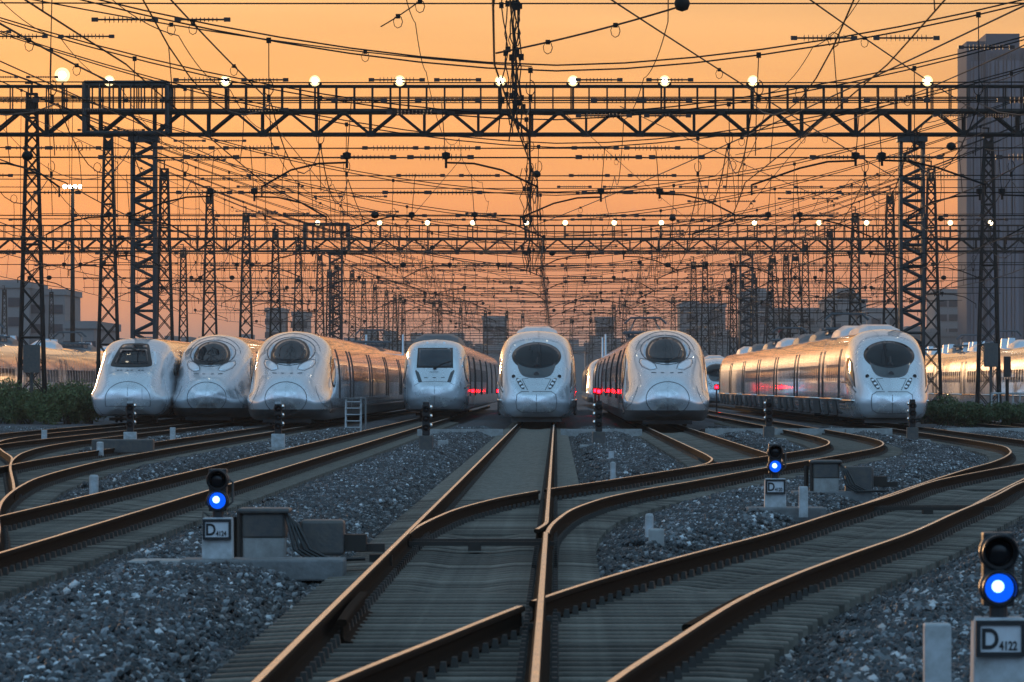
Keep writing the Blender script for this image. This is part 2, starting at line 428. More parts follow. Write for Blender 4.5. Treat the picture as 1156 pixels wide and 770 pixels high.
nt2.links.new(s2.outputs[0], mr2.inputs['Factor']); nt2.links.new(mr2.outputs['Result'], bs.inputs['Base Color'])
gx = np.concatenate([[-9000, -3000, -1000, -300, -120, -60], np.arange(-34, 34.01, .3), [60, 120, 300, 1000, 3000, 9000]])
gy = [-60., 0., 14.]; d = 20.
while d < 430: gy.append(d); d *= 1.012
gy = np.array(gy + [450, 520, 650, 900, 1400, 2500, 5000, 9000, 16000, 26000])
GXm, GYm = np.meshgrid(gx, gy)
GZm = np.where((np.abs(GXm) < 34) & (GYm > 15) & (GYm < 430), ground_h(GXm, GYm), -.20)
mb = MB(); n, k = GXm.shape
mb.v = list(zip(GXm.ravel().tolist(), GYm.ravel().tolist(), GZm.ravel().tolist()))
mb.f = [(i * k + j, i * k + j + 1, (i + 1) * k + j + 1, (i + 1) * k + j) for i in range(n - 1) for j in range(k - 1)]
mb.m = [0] * len(mb.f)
g = mb.build('ground', mg, None, smooth=True); tag(g, kind='structure')

mst = mat('ballast_stone', (.2, .2, .2), .55, spec=.5)
nt3 = mst.node_tree; b3 = nt3.nodes['Principled BSDF']
at = nt3.nodes.new('ShaderNodeAttribute'); at.attribute_name = 'tone'
rp3 = nt3.nodes.new('ShaderNodeValToRGB'); el = rp3.color_ramp.elements
el[0].position = 0; el[0].color = (.015, .017, .019, 1); el[1].position = 1; el[1].color = (.80, .84, .86, 1)
e_ = el.new(.5); e_.color = (.05, .057, .062, 1); e_ = el.new(.8); e_.color = (.22, .24, .255, 1)
nt3.links.new(at.outputs['Fac'], rp3.inputs['Fac']); ar = nt3.nodes.new('ShaderNodeAttribute'); ar.attribute_type = 'INSTANCER'; ar.attribute_name = 'rust'
mxr = nt3.nodes.new('ShaderNodeMix'); mxr.data_type = 'RGBA'; mxr.blend_type = 'MULTIPLY'; mxr.inputs['B'].default_value = (.45, .30, .21, 1)
nt3.links.new(ar.outputs['Fac'], mxr.inputs['Factor']); nt3.links.new(rp3.outputs['Color'], mxr.inputs['A']); nt3.links.new(mxr.outputs['Result'], b3.inputs['Base Color'])
def ico():
    p = (1 + 5 ** .5) / 2
    v = np.array([(-1, p, 0), (1, p, 0), (-1, -p, 0), (1, -p, 0), (0, -1, p), (0, 1, p), (0, -1, -p), (0, 1, -p), (p, 0, -1), (p, 0, 1), (-p, 0, -1), (-p, 0, 1)], float)
    v /= np.linalg.norm(v[0])
    f = [(0, 11, 5), (0, 5, 1), (0, 1, 7), (0, 7, 10), (0, 10, 11), (1, 5, 9), (5, 11, 4), (11, 10, 2), (10, 7, 6), (7, 1, 8), (3, 9, 4), (3, 4, 2), (3, 2, 6), (3, 6, 8), (3, 8, 9), (4, 9, 5), (2, 4, 11), (6, 2, 10), (8, 6, 7), (9, 8, 1)]
    return v, np.array(f)
IV, IF = ico()
stones = bpy.data.collections.new('ballast_stones')
for q in range(5):
    N = 125; V = []; Fc = []; T = []
    for i in range(N):
        v = IV * nrg.uniform(.72, 1.28, (12, 1)) * nrg.uniform(.6, 1.25, (1, 3))
        A = np.linalg.qr(nrg.normal(size=(3, 3)))[0]
        v = v @ A * (.014 + .030 * nrg.beta(1.6, 2.2))
        v += np.array([nrg.uniform(-.28, .28), nrg.uniform(-.28, .28), nrg.uniform(-.012, .028)])
        V.append(v); Fc.append(IF + 12 * i); T += [float(np.clip(nrg.beta(1.6, 2.2), 0, 1))] * 20
    me = bpy.data.meshes.new('stone_patch'); me.from_pydata(np.concatenate(V).tolist(), [], np.concatenate(Fc).tolist())
    me.materials.append(mst); a_ = me.attributes.new('tone', 'FLOAT', 'FACE'); a_.data.foreach_set('value', T)
    ob = bpy.data.objects.new('stone_patch', me); stones.objects.link(ob)
pts = []; d = 25.0
while d < 216:
    st = .5 if d < 120 else .62
    lo = -628 / F * d - 1.2; hi = 528 / F * d + 1.2
    xs = np.arange(lo, hi, st) + nrg.uniform(-.1, .1); ys = np.full(xs.shape, d) + nrg.uniform(-.12, .12, xs.shape)
    pts.append(np.stack([xs, ys, ground_h(xs, ys)], 1)); d += st
pts = np.concatenate(pts)
me = bpy.data.meshes.new('ballast'); me.from_pydata(pts.tolist(), [], [])
eps = .2
gxn = (ground_h(pts[:, 0] + eps, pts[:, 1]) - ground_h(pts[:, 0] - eps, pts[:, 1])) / (2 * eps)
rot = np.zeros((len(pts), 3), np.float32); rot[:, 1] = -np.arctan(gxn); rot[:, 2] = nrg.integers(0, 4, len(pts)) * math.pi / 2
# tilt only where unrotated about z would keep the slope direction
rot[:, 2] = np.where(np.abs(gxn) > .03, nrg.integers(0, 1, len(pts)) * 0.0, rot[:, 2])
a_ = me.attributes.new('rot', 'FLOAT_VECTOR', 'POINT'); a_.data.foreach_set('vector', rot.ravel())
a_ = me.attributes.new('pick', 'INT', 'POINT'); a_.data.foreach_set('value', nrg.integers(0, 5, len(pts)).astype(np.int32))
rd = np.full(len(pts), 9.0)
for t in tl: rd = np.minimum(rd, np.where(pts[:, 1] < t['d0'], 9.0, np.abs(pts[:, 0] - t['f'](pts[:, 1]))))
rust = np.clip(1.0 - np.clip((rd - 1.0) / 1.2, 0, 1) + nrg.uniform(-.25, .25, len(pts)), 0, 1) * .8
a_ = me.attributes.new('rust', 'FLOAT', 'POINT'); a_.data.foreach_set('value', rust.astype(np.float32))
bo = link('ballast', me); tag(bo, 'dark bluish grey crushed stone ballast heaped between the tracks', 'ballast', kind='stuff')
ng = bpy.data.node_groups.new('scatter_stones', 'GeometryNodeTree')
ng.interface.new_socket('Geometry', in_out='INPUT', socket_type='NodeSocketGeometry'); ng.interface.new_socket('Geometry', in_out='OUTPUT', socket_type='NodeSocketGeometry')
gi = ng.nodes.new('NodeGroupInput'); go_ = ng.nodes.new('NodeGroupOutput')
ip = ng.nodes.new('GeometryNodeInstanceOnPoints'); ci = ng.nodes.new('GeometryNodeCollectionInfo')
ci.inputs['Collection'].default_value = stones; ci.inputs['Separate Children'].default_value = True; ci.inputs['Reset Children'].default_value = True
na = ng.nodes.new('GeometryNodeInputNamedAttribute'); na.data_type = 'FLOAT_VECTOR'; na.inputs['Name'].default_value = 'rot'
nb = ng.nodes.new('GeometryNodeInputNamedAttribute'); nb.data_type = 'INT'; nb.inputs['Name'].default_value = 'pick'
er = ng.nodes.new('FunctionNodeEulerToRotation')
ng.links.new(gi.outputs[0], ip.inputs['Points']); ng.links.new(ci.outputs[0], ip.inputs['Instance']); ip.inputs['Pick Instance'].default_value = True
ng.links.new(nb.outputs['Attribute'], ip.inputs['Instance Index']); ng.links.new(na.outputs['Attribute'], er.inputs[0]); ng.links.new(er.outputs[0], ip.inputs['Rotation'])
ng.links.new(ip.outputs[0], go_.inputs[0])
md = bo.modifiers.new('scatter', 'NODES'); md.node_group = ng

# pale concrete cable trough across the yard in front of the trains
def strip(x0, x1, d, label, w=.45, top=.03, wob=0.0):
    mb = MB(); n_ = int((x1 - x0) / 1.5)
    for i in range(n_):
        a = x0 + (x1 - x0) * i / n_; c = x0 + (x1 - x0) * (i + 1) / n_
        mb.box(((a + c) / 2, d + rng.uniform(-.03, .03), top - .13 + rng.uniform(-.006, .006)), (c - a - .02, w, .26))
    return tag(mb.build('cable_trough', M['conc']), label, 'cable trough')
strip(-5.0, -1.9, 191, 'low pale concrete trough left of the middle train nose'); strip(0.15, 3.1, 191.6, 'low pale concrete trough right of the middle train nose')
strip(5.4, 12.2, 193, 'long pale concrete trough in front of the rightmost train'); strip(14.4, 20, 196, 'pale concrete trough at the right edge before the hedge')

# ------------------------------------------------------------------ trains
def dense(st):
    """stations -> fine rows of half profiles"""
    z0 = st[0][1]; zc = (z0[0][1] + z0[-1][1]) / 2
    pre = []
    for dv, sc in ((-.26, .03), (-.235, .34), (-.14, .74)):
        pre.append((dv, [(x * sc, zc + (z - zc) * sc) for x, z in z0]))
    S = pre + [(v, p) for v, p in st]
    V = np.array([s[0] for s in S]); P = np.array([s[1] for s in S])          # rows, cols, 2
    vv = np.concatenate([np.linspace(-.26, 0, 6)[:-1], np.linspace(0, 1.5, 10)[:-1], np.linspace(1.5, V[-1], 26)])
    Q = np.zeros((len(vv), P.shape[1], 2))
    for c in range(P.shape[1]):
        for a in range(2): Q[:, c, a] = pchip(V, P[:, c, a])(vv)
    cc = np.arange(P.shape[1]); cf = np.linspace(0, P.shape[1] - 1, 46)
    O = np.zeros((len(vv), len(cf), 2))
    for r_ in range(len(vv)):
        for a in range(2): O[r_, :, a] = pchip(cc, Q[r_, :, a])(cf)
    return vv, O
def ring(half, y, inset=0.0):
    pts_ = [(x, y, z) for x, z in half]
    return pts_ + [(-x, y, z) for x, z in half[-2:0:-1]]
def nose_mesh(st, skirt):
    vv, O = dense(st); mb = MB()
    rows = [ring(O[i].tolist(), float(v)) for i, v in enumerate(vv)]
    mb.grid(rows, closed=True)
    mb.f.append(tuple(range(len(rows[0])))); mb.m.append(0)
    me = mb.mesh('cab', [M['white'], M['grey']], smooth=True); bm = bmesh.new(); bm.from_mesh(me)
    bmesh.ops.bisect_plane(bm, geom=bm.verts[:] + bm.edges[:] + bm.faces[:], plane_co=(0, 0, skirt), plane_no=(0, 0, 1))
    for f_ in bm.faces: f_.material_index = 1 if f_.calc_center_median().z < skirt else 0
    bm.to_mesh(me); bm.free(); return me, rows[-1]
def car_mesh(rg, length, skirt):
    mb = MB(); mb.grid([[(x, y, z) for x, _, z in rg] for y in (0, length)], closed=True)
    n_ = len(rg)
    for y in (0, length): mb.add([(x, y, z) for x, _, z in rg], [tuple(range(n_))])
    me = mb.mesh('car_body', [M['white'], M['grey']], smooth=False)
    me.polygons.foreach_set('use_smooth', [len(p.vertices) == 4 for p in me.polygons]); bm = bmesh.new(); bm.from_mesh(me)
    bmesh.ops.bisect_plane(bm, geom=bm.verts[:] + bm.edges[:] + bm.faces[:], plane_co=(0, 0, skirt), plane_no=(0, 0, 1))
    for f_ in bm.faces: f_.material_index = 1 if f_.calc_center_median().z < skirt else 0
    bm.to_mesh(me); bm.free(); return me
class Surf:
    def __init__(s, me):
        s.t = BVHTree.FromPolygons([v.co[:] for v in me.vertices], [p.vertices[:] for p in me.polygons])
    def front(s, x, z):
        h = s.t.ray_cast(Vector((x, -6, z)), Vector((0, 1, 0))); return h[0], h[1]
    def side(s, y, z, sg):
        h = s.t.ray_cast(Vector((sg * 5, y, z)), Vector((-sg, 0, 0))); return h[0], h[1]
def patch(surf, poly, m, name, parent, off=.012, sg=0, rings=7, curve=True):
    """plate that follows the shell, closed at its rim; poly in (x,z) seen from the front or (y,z) from a side"""
    if curve:                                         # round the outline
        P = []
        for i in range(len(poly)):
            a, b = poly[i], poly[(i + 1) % len(poly)]
            for k in range(4): P.append((a[0] + (b[0] - a[0]) * k / 4, a[1] + (b[1] - a[1]) * k / 4))
        for _ in range(3):
            P = [((P[i - 1][0] + 2 * P[i][0] + P[(i + 1) % len(P)][0]) / 4, (P[i - 1][1] + 2 * P[i][1] + P[(i + 1) % len(P)][1]) / 4) for i in range(len(P))]
    else:
        P = []
        for i in range(len(poly)):
            a, b = poly[i], poly[(i + 1) % len(poly)]
            for k in range(5): P.append((a[0] + (b[0] - a[0]) * k / 5, a[1] + (b[1] - a[1]) * k / 5))
    cx = sum(p[0] for p in P) / len(P); cz = sum(p[1] for p in P) / len(P)
    rows = []
    for k in range(1, rings + 1):
        t = k / rings; row = []
        for (a, b) in P:
            q, n_ = (surf.front(cx + (a - cx) * t, cz + (b - cz) * t) if sg == 0 else surf.side(cx + (a - cx) * t, cz + (b - cz) * t, sg))
            if q is None: q, n_ = (rows[-1][len(row)] if rows else Vector((0, 0, 0))), Vector((0, 0, 0))
            else:
                if n_.y > 0 and sg == 0: n_ = -n_
                if sg and n_.x * sg < 0: n_ = -n_
                q = q + n_ * off
            row.append(q)
        rows.append(row)
    back = []
    for (a, b) in P:
        q, n_ = (surf.front(a, b) if sg == 0 else surf.side(a, b, sg))
        if q is None: back.append(rows[-1][len(back)])
        else:
            if n_.y > 0 and sg == 0: n_ = -n_
            if sg and n_.x * sg < 0: n_ = -n_
            back.append(q - n_ * .02)
    mb = MB(); mb.grid(rows + [back], closed=True)
    n0 = len(P); mb.f.append(tuple(range(n0))); mb.m.append(0)
    o = mb.build(name, m, parent, smooth=True)
    return o
def seam(surf, pl, parent, r=.013, m=None, name='seam', sg=0):
    pts_ = []
    for i in range(len(pl) - 1):
        for k in range(7):
            a = pl[i][0] + (pl[i + 1][0] - pl[i][0]) * k / 7; b = pl[i][1] + (pl[i + 1][1] - pl[i][1]) * k / 7
            q, n_ = surf.front(a, b) if sg == 0 else surf.side(a, b, sg)
            if q is not None: pts_.append(q)
    return MB().tube(pts_, r, 5).build(name, m or M['seam'], parent, smooth=True)
def arc(cx, cz, rx, rz, a0, a1, n_=14): return [(cx + rx * math.cos(R(a0 + (a1 - a0) * i / n_)), cz + rz * math.sin(R(a0 + (a1 - a0) * i / n_))) for i in range(n_ + 1)]

ST = {}
ST['bullet'] = [
 (0, [(0, .72), (.3, .75), (.50, .88), (.60, 1.05), (.56, 1.25), (.46, 1.38), (.33, 1.46), (.2, 1.5), (.1, 1.52), (0, 1.53)]),
 (.5, [(0, .35), (.65, .37), (1.05, .58), (1.16, .9), (1.0, 1.2), (.82, 1.5), (.62, 1.7), (.42, 1.8), (.2, 1.85), (0, 1.87)]),
 (1.5, [(0, .25), (1.1, .25), (1.46, .5), (1.55, .97), (1.38, 1.25), (1.15, 1.6), (.88, 1.95), (.6, 2.1), (.3, 2.18), (0, 2.2)]),
 (3, [(0, .22), (1.3, .22), (1.62, .5), (1.68, 1.08), (1.54, 1.4), (1.38, 1.85), (1.1, 2.3), (.78, 2.55), (.42, 2.74), (0, 2.82)]),
 (5, [(0, .2), (1.4, .2), (1.66, .5), (1.69, 1.15), (1.65, 1.6), (1.54, 2.2), (1.33, 2.75), (.95, 3.1), (.5, 3.42), (0, 3.56)]),
 (8, [(0, .2), (1.45, .2), (1.66, .5), (1.69, 1.1), (1.69, 1.7), (1.65, 2.4), (1.48, 3.1), (1.1, 3.55), (.55, 3.77), (0, 3.83)]),
 (10, [(0, .2), (1.45, .2), (1.66, .5), (1.69, 1.1), (1.69, 1.7), (1.65, 2.4), (1.48, 3.1), (1.1, 3.55), (.55, 3.77), (0, 3.83)])]
ST['wide'] = [
 (0, [(0, .45), (.4, .47), (.80, .6), (.88, .9), (.82, 1.13), (.72, 1.27), (.55, 1.33), (.35, 1.35), (.18, 1.36), (0, 1.37)]),
 (.4, [(0, .25), (.8, .27), (1.18, .5), (1.28, .9), (1.15, 1.3), (1.0, 1.6), (.75, 1.72), (.5, 1.76), (.25, 1.79), (0, 1.8)]),
 (1.2, [(0, .22), (1.0, .25), (1.4, .55), (1.5, 1.0), (1.44, 1.5), (1.27, 1.95), (1.0, 2.22), (.7, 2.33), (.35, 2.38), (0, 2.4)]),
 (2.2, [(0, .22), (1.2, .25), (1.52, .6), (1.6, 1.1), (1.57, 1.7), (1.45, 2.3), (1.2, 2.75), (.85, 2.95), (.43, 3.05), (0, 3.08)]),
 (3.5, [(0, .22), (1.3, .25), (1.58, .6), (1.63, 1.1), (1.62, 1.8), (1.54, 2.5), (1.33, 3.1), (1.0, 3.42), (.5, 3.56), (0, 3.6)]),
 (6, [(0, .22), (1.35, .25), (1.6, .6), (1.63, 1.1), (1.63, 1.8), (1.59, 2.6), (1.42, 3.3), (1.1, 3.67), (.55, 3.86), (0, 3.9)]),
 (8, [(0, .22), (1.35, .25), (1.6, .6), (1.63, 1.1), (1.63, 1.8), (1.59, 2.6), (1.42, 3.3), (1.1, 3.67), (.55, 3.86), (0, 3.9)])]
ST['square'] = [
 (0, [(0, .5), (.45, .5), (.85, .65), (1.0, .95), (.98, 1.25), (.85, 1.5), (.65, 1.65), (.45, 1.7), (.2, 1.72), (0, 1.73)]),
 (.4, [(0, .35), (.8, .35), (1.2, .6), (1.32, 1.0), (1.28, 1.5), (1.14, 1.95), (.92, 2.15), (.6, 2.2), (.3, 2.22), (0, 2.23)]),
 (1.2, [(0, .3), (1.1, .3), (1.45, .6), (1.53, 1.1), (1.48, 1.8), (1.32, 2.5), (1.12, 2.9), (.8, 3.05), (.4, 3.1), (0, 3.12)]),
 (2.2, [(0, .3), (1.25, .3), (1.55, .6), (1.6, 1.1), (1.58, 1.9), (1.45, 2.7), (1.25, 3.3), (.95, 3.55), (.5, 3.65), (0, 3.68)]),
 (4, [(0, .3), (1.3, .3), (1.6, .6), (1.63, 1.1), (1.63, 1.9), (1.58, 2.7), (1.42, 3.4), (1.1, 3.72), (.55, 3.86), (0, 3.9)]),
 (7, [(0, .3), (1.3, .3), (1.6, .6), (1.63, 1.1), (1.63, 1.9), (1.58, 2.7), (1.42, 3.4), (1.1, 3.72), (.55, 3.86), (0, 3.9)])]
ST['round'] = [
 (0, [(0, .55), (.6, .55), (.95, .75), (1.05, 1.0), (1.0, 1.25), (.85, 1.45), (.65, 1.55), (.4, 1.6), (.2, 1.61), (0, 1.62)]),
 (.6, [(0, .33), (1.0, .33), (1.4, .65), (1.52, 1.05), (1.3, 1.35), (1.1, 1.65), (.9, 1.9), (.6, 1.98), (.3, 2.0), (0, 2.01)]),
 (1.8, [(0, .3), (1.25, .3), (1.6, .65), (1.69, 1.15), (1.55, 1.5), (1.36, 1.95), (1.08, 2.35), (.75, 2.45), (.35, 2.48), (0, 2.49)]),
 (3.5, [(0, .25), (1.35, .28), (1.65, .6), (1.69, 1.2), (1.63, 1.7), (1.48, 2.3), (1.2, 2.9), (.85, 3.12), (.4, 3.2), (0, 3.22)]),
 (6, [(0, .25), (1.4, .28), (1.66, .6), (1.69, 1.2), (1.67, 1.8), (1.60, 2.5), (1.43, 3.15), (1.1, 3.48), (.55, 3.62), (0, 3.66)]),
 (9, [(0, .25), (1.4, .28), (1.66, .6), (1.69, 1.2), (1.69, 1.8), (1.62, 2.5), (1.45, 3.15), (1.1, 3.5), (.55, 3.65), (0, 3.68)])]

def bogie(parent, y):
    mb = MB()
    for yy in (y - 1.25, y + 1.25):
        for sx in (-.75, .75): mb.lathe([(.40, -.06), (.43, -.05), (.43, .05), (.40, .06)], (sx, yy, .435), 20, axis='x')
        mb.tube([(-.7, yy, .43), (.7, yy, .43)], .08, 8)
    for sx in (-1.0, 1.0): mb.box((sx, y, .50), (.14, 3.1, .26))
    mb.box((0, y, .5), (1.9, .5, .25)); mb.box((0, y - 2.0, .16), (2.0, .14, .14))
    return mb.build('bogie', M['under'], parent)
WIN = {}
def window_mesh(rg):
    """one side window following the car's side, facing +x, centred on y=0"""
    pr = sorted([(z, x) for x, _, z in rg if x > .3 and 1.0 < z < 3.2])
    zs = np.array([p[0] for p in pr]); xs = np.array([p[1] for p in pr])
    f = lambda z: float(np.interp(z, zs, xs))
    rows = []
    for z in np.linspace(1.78, 2.48, 6): rows.append([(f(z) + .008, -.62, z), (f(z) + .008, .62, z)])
    mb = MB(); mb.grid(rows)
    inner = [[(f(z) - .03, -.62, z), (f(z) - .03, .62, z)] for z in np.linspace(1.78, 2.48, 6)]
    mb.grid(inner)
    for a, b in ((0, 1),): pass
    P = [rows[0], inner[0]]; mb.grid(P); mb.grid([rows[-1], inner[-1]])
    for e in (0, 1): mb.grid([[r_[e] for r_ in rows], [r_[e] for r_ in inner]])
    return mb.mesh('window', M['glass'], fix=True), f
CARL = 24.6
def add_cars(root, rg, v0, ncar, skirt, cab, first=None, win_cars=3, doors=True, vents=False, sill=False):
    wm, f = window_mesh(rg)
    wm2 = wm.copy(); wm2.transform(Matrix.Scale(-1, 4, (1, 0, 0))); wm2.flip_normals()
    # door line mesh: thin dark strip down the side
    def dl(sg):
        mb = MB()
        mb.tube([(sg * (f(z) + .004), 0, z) for z in np.linspace(1.05, 3.1, 8)], .022, 5)
        return mb.mesh('door_seam', M['black'])
    dls = {1: dl(1), -1: dl(-1)}
    def vt_(sg):
        mb = MB()
        for k in range(5): mb.bar((sg * 1.635, k * .42, .34), (sg * 1.66, k * .42 + .5, .92), .09)
        return mb.mesh('vent_slats', M['under'])
    vts = {1: vt_(1), -1: vt_(-1)} if vents else None
    sides = (1, -1)
    y = v0
    for c in range(ncar):
        L = CARL - v0 if c == 0 else CARL
        me = car_mesh(rg, L, skirt) if c < 2 else me
        car = link('car_body', me, root); car.location.y = y + .22 if c else y
        if c == 0: car.scale.y = 1.0
        if c:
            mb = MB(); mb.grid([[(x * .9, yy, .5 + (z - .5) * .93) for x, _, z in rg] for yy in (y - .2, y + .24)], closed=True); g_ = mb.build('gangway', M['black'], root)
        if c < win_cars:
            n_w = int((L - 5) / 1.75); 
            for k in range(n_w):
                yy = 2.6 + k * 1.75
                for sg in sides:
                    w = link('window', wm if sg > 0 else wm2, car); w.location.y = yy
        for sg in sides:
            for yy in (1.0, 1.9, L - 2.1, L - 1.2):
                o = link('door_seam', dls[sg], car); o.location.y = yy
            if vents:
                for q in range(3):
                    o = link('vent_slats', vts[sg], car); o.location.y = 3 + q * 7.2
            if sill:
                mb = MB(); mb.tube([(sg * 1.655, 0, 1.02), (sg * 1.655, L - .25, 1.02)], .045, 8); mb.build('sill_trim', M['pale'], car, smooth=True)
        if c < 2:
            bogie(root, y + 3.2 if c else 4.6); bogie(root, y + L - 3.4)
        y += L
    return y
def panto(root, y, top):
    """folded current collector in its roof well"""
    mb = MB()
    for sx in (-.8, .8):
        mb.bar((sx, y - 1.6, top + .28), (sx * .7, y + 1.2, top + .75), .07); mb.bar((sx * .7, y + 1.2, top + .75), (sx * .55, y - 1.0, top + 1.0), .06)
        for q in (-1.2, .6, 1.8): mb.lathe([(.05, 0), (.12, .05), (.05, .1), (.12, .15), (.05, .2), (.12, .25), (.05, .3)], (sx, y + q, top), 8)
    mb.tube([(-1.0, y - 1.0, top + .72), (-.7, y - 1.0, top + 1.0), (.7, y - 1.0, top + 1.0), (1.0, y - 1.0, top + .72)], .05, 6)
    mb.tube([(-1.0, y - .6, top + .72), (-.7, y - .6, top + 1.0), (.7, y - .6, top + 1.0), (1.0, y - .6, top + .72)], .05, 6)
    for q in range(7): mb.bar((-.85 + q * .28, y - 1.5, top + .2), (-.85 + q * .28, y + 1.6, top + .2), .05)
    mb.bar((-1.05, y - 1.6, top + .3), (1.05, y - 1.6, top + .3), .09); mb.bar((-1.05, y + 1.6, top + .3), (1.05, y + 1.6, top + .3), .09)
    mb.box((0, y + .3, top + .1), (1.7, 3.0, .12))
    return mb.build('pantograph', M['roofgear'], root)
def fin(root, y, top, x):
    mb = MB(); s = 1 if x > 0 else -1
    P = [(y - 1.0, top - .5), (y - .5, top + .95), (y + .5, top + .95), (y + 1.0, top - .5)]
    vs = [(x, a, b) for a, b in P] + [(x - s * .10, a, b) for a, b in P]
    mb.add(vs, [(0, 1, 2, 3), (4, 5, 6, 7), (0, 1, 5, 4), (1, 2, 6, 5), (2, 3, 7, 6), (3, 0, 4, 7)])
    return mb.build('roof_fin', M['fairing'], root)
def hump(root, y, L, top, w, h, m=None, name='roof_fairing'):
    P = []
    for k in range(9):
        t = k / 8; yy = y + L * t; hh = h * (math.sin(math.pi * min(1, max(0, t))) ** .4 if 0 < t < 1 else 0.0)
        P.append([(-w, yy, top - .22), (-w * .85, yy, top - .1 + hh * .75), (-w * .5, yy, top + hh), (w * .5, yy, top + hh), (w * .85, yy, top - .1 + hh * .75), (w, yy, top - .22)])
    mb = MB(); mb.grid(P, closed=True); return mb.build(name, m or M['fairing'], root)
def wiper(surf, root, x0, z0, x1, z1, x2, z2):
    P = [surf.front(a, b)[0] + Vector((0, -.05, .02)) for a, b in ((x0, z0), (x1, z1), (x2, z2))]
    mb = MB(); mb.tube(P, [.035, .028, .018], 6); mb.box(P[0], (.16, .1, .1)); return mb.build('wiper', M['black'], root)

NOSE = {k: None for k in ST}
for k, sk in (('bullet', .64), ('wide', .30), ('square', .42), ('round', .34)):
    me, rg = nose_mesh(ST[k], sk); NOSE[k] = (me, rg, Surf(me), ST[k][-1][0], sk)

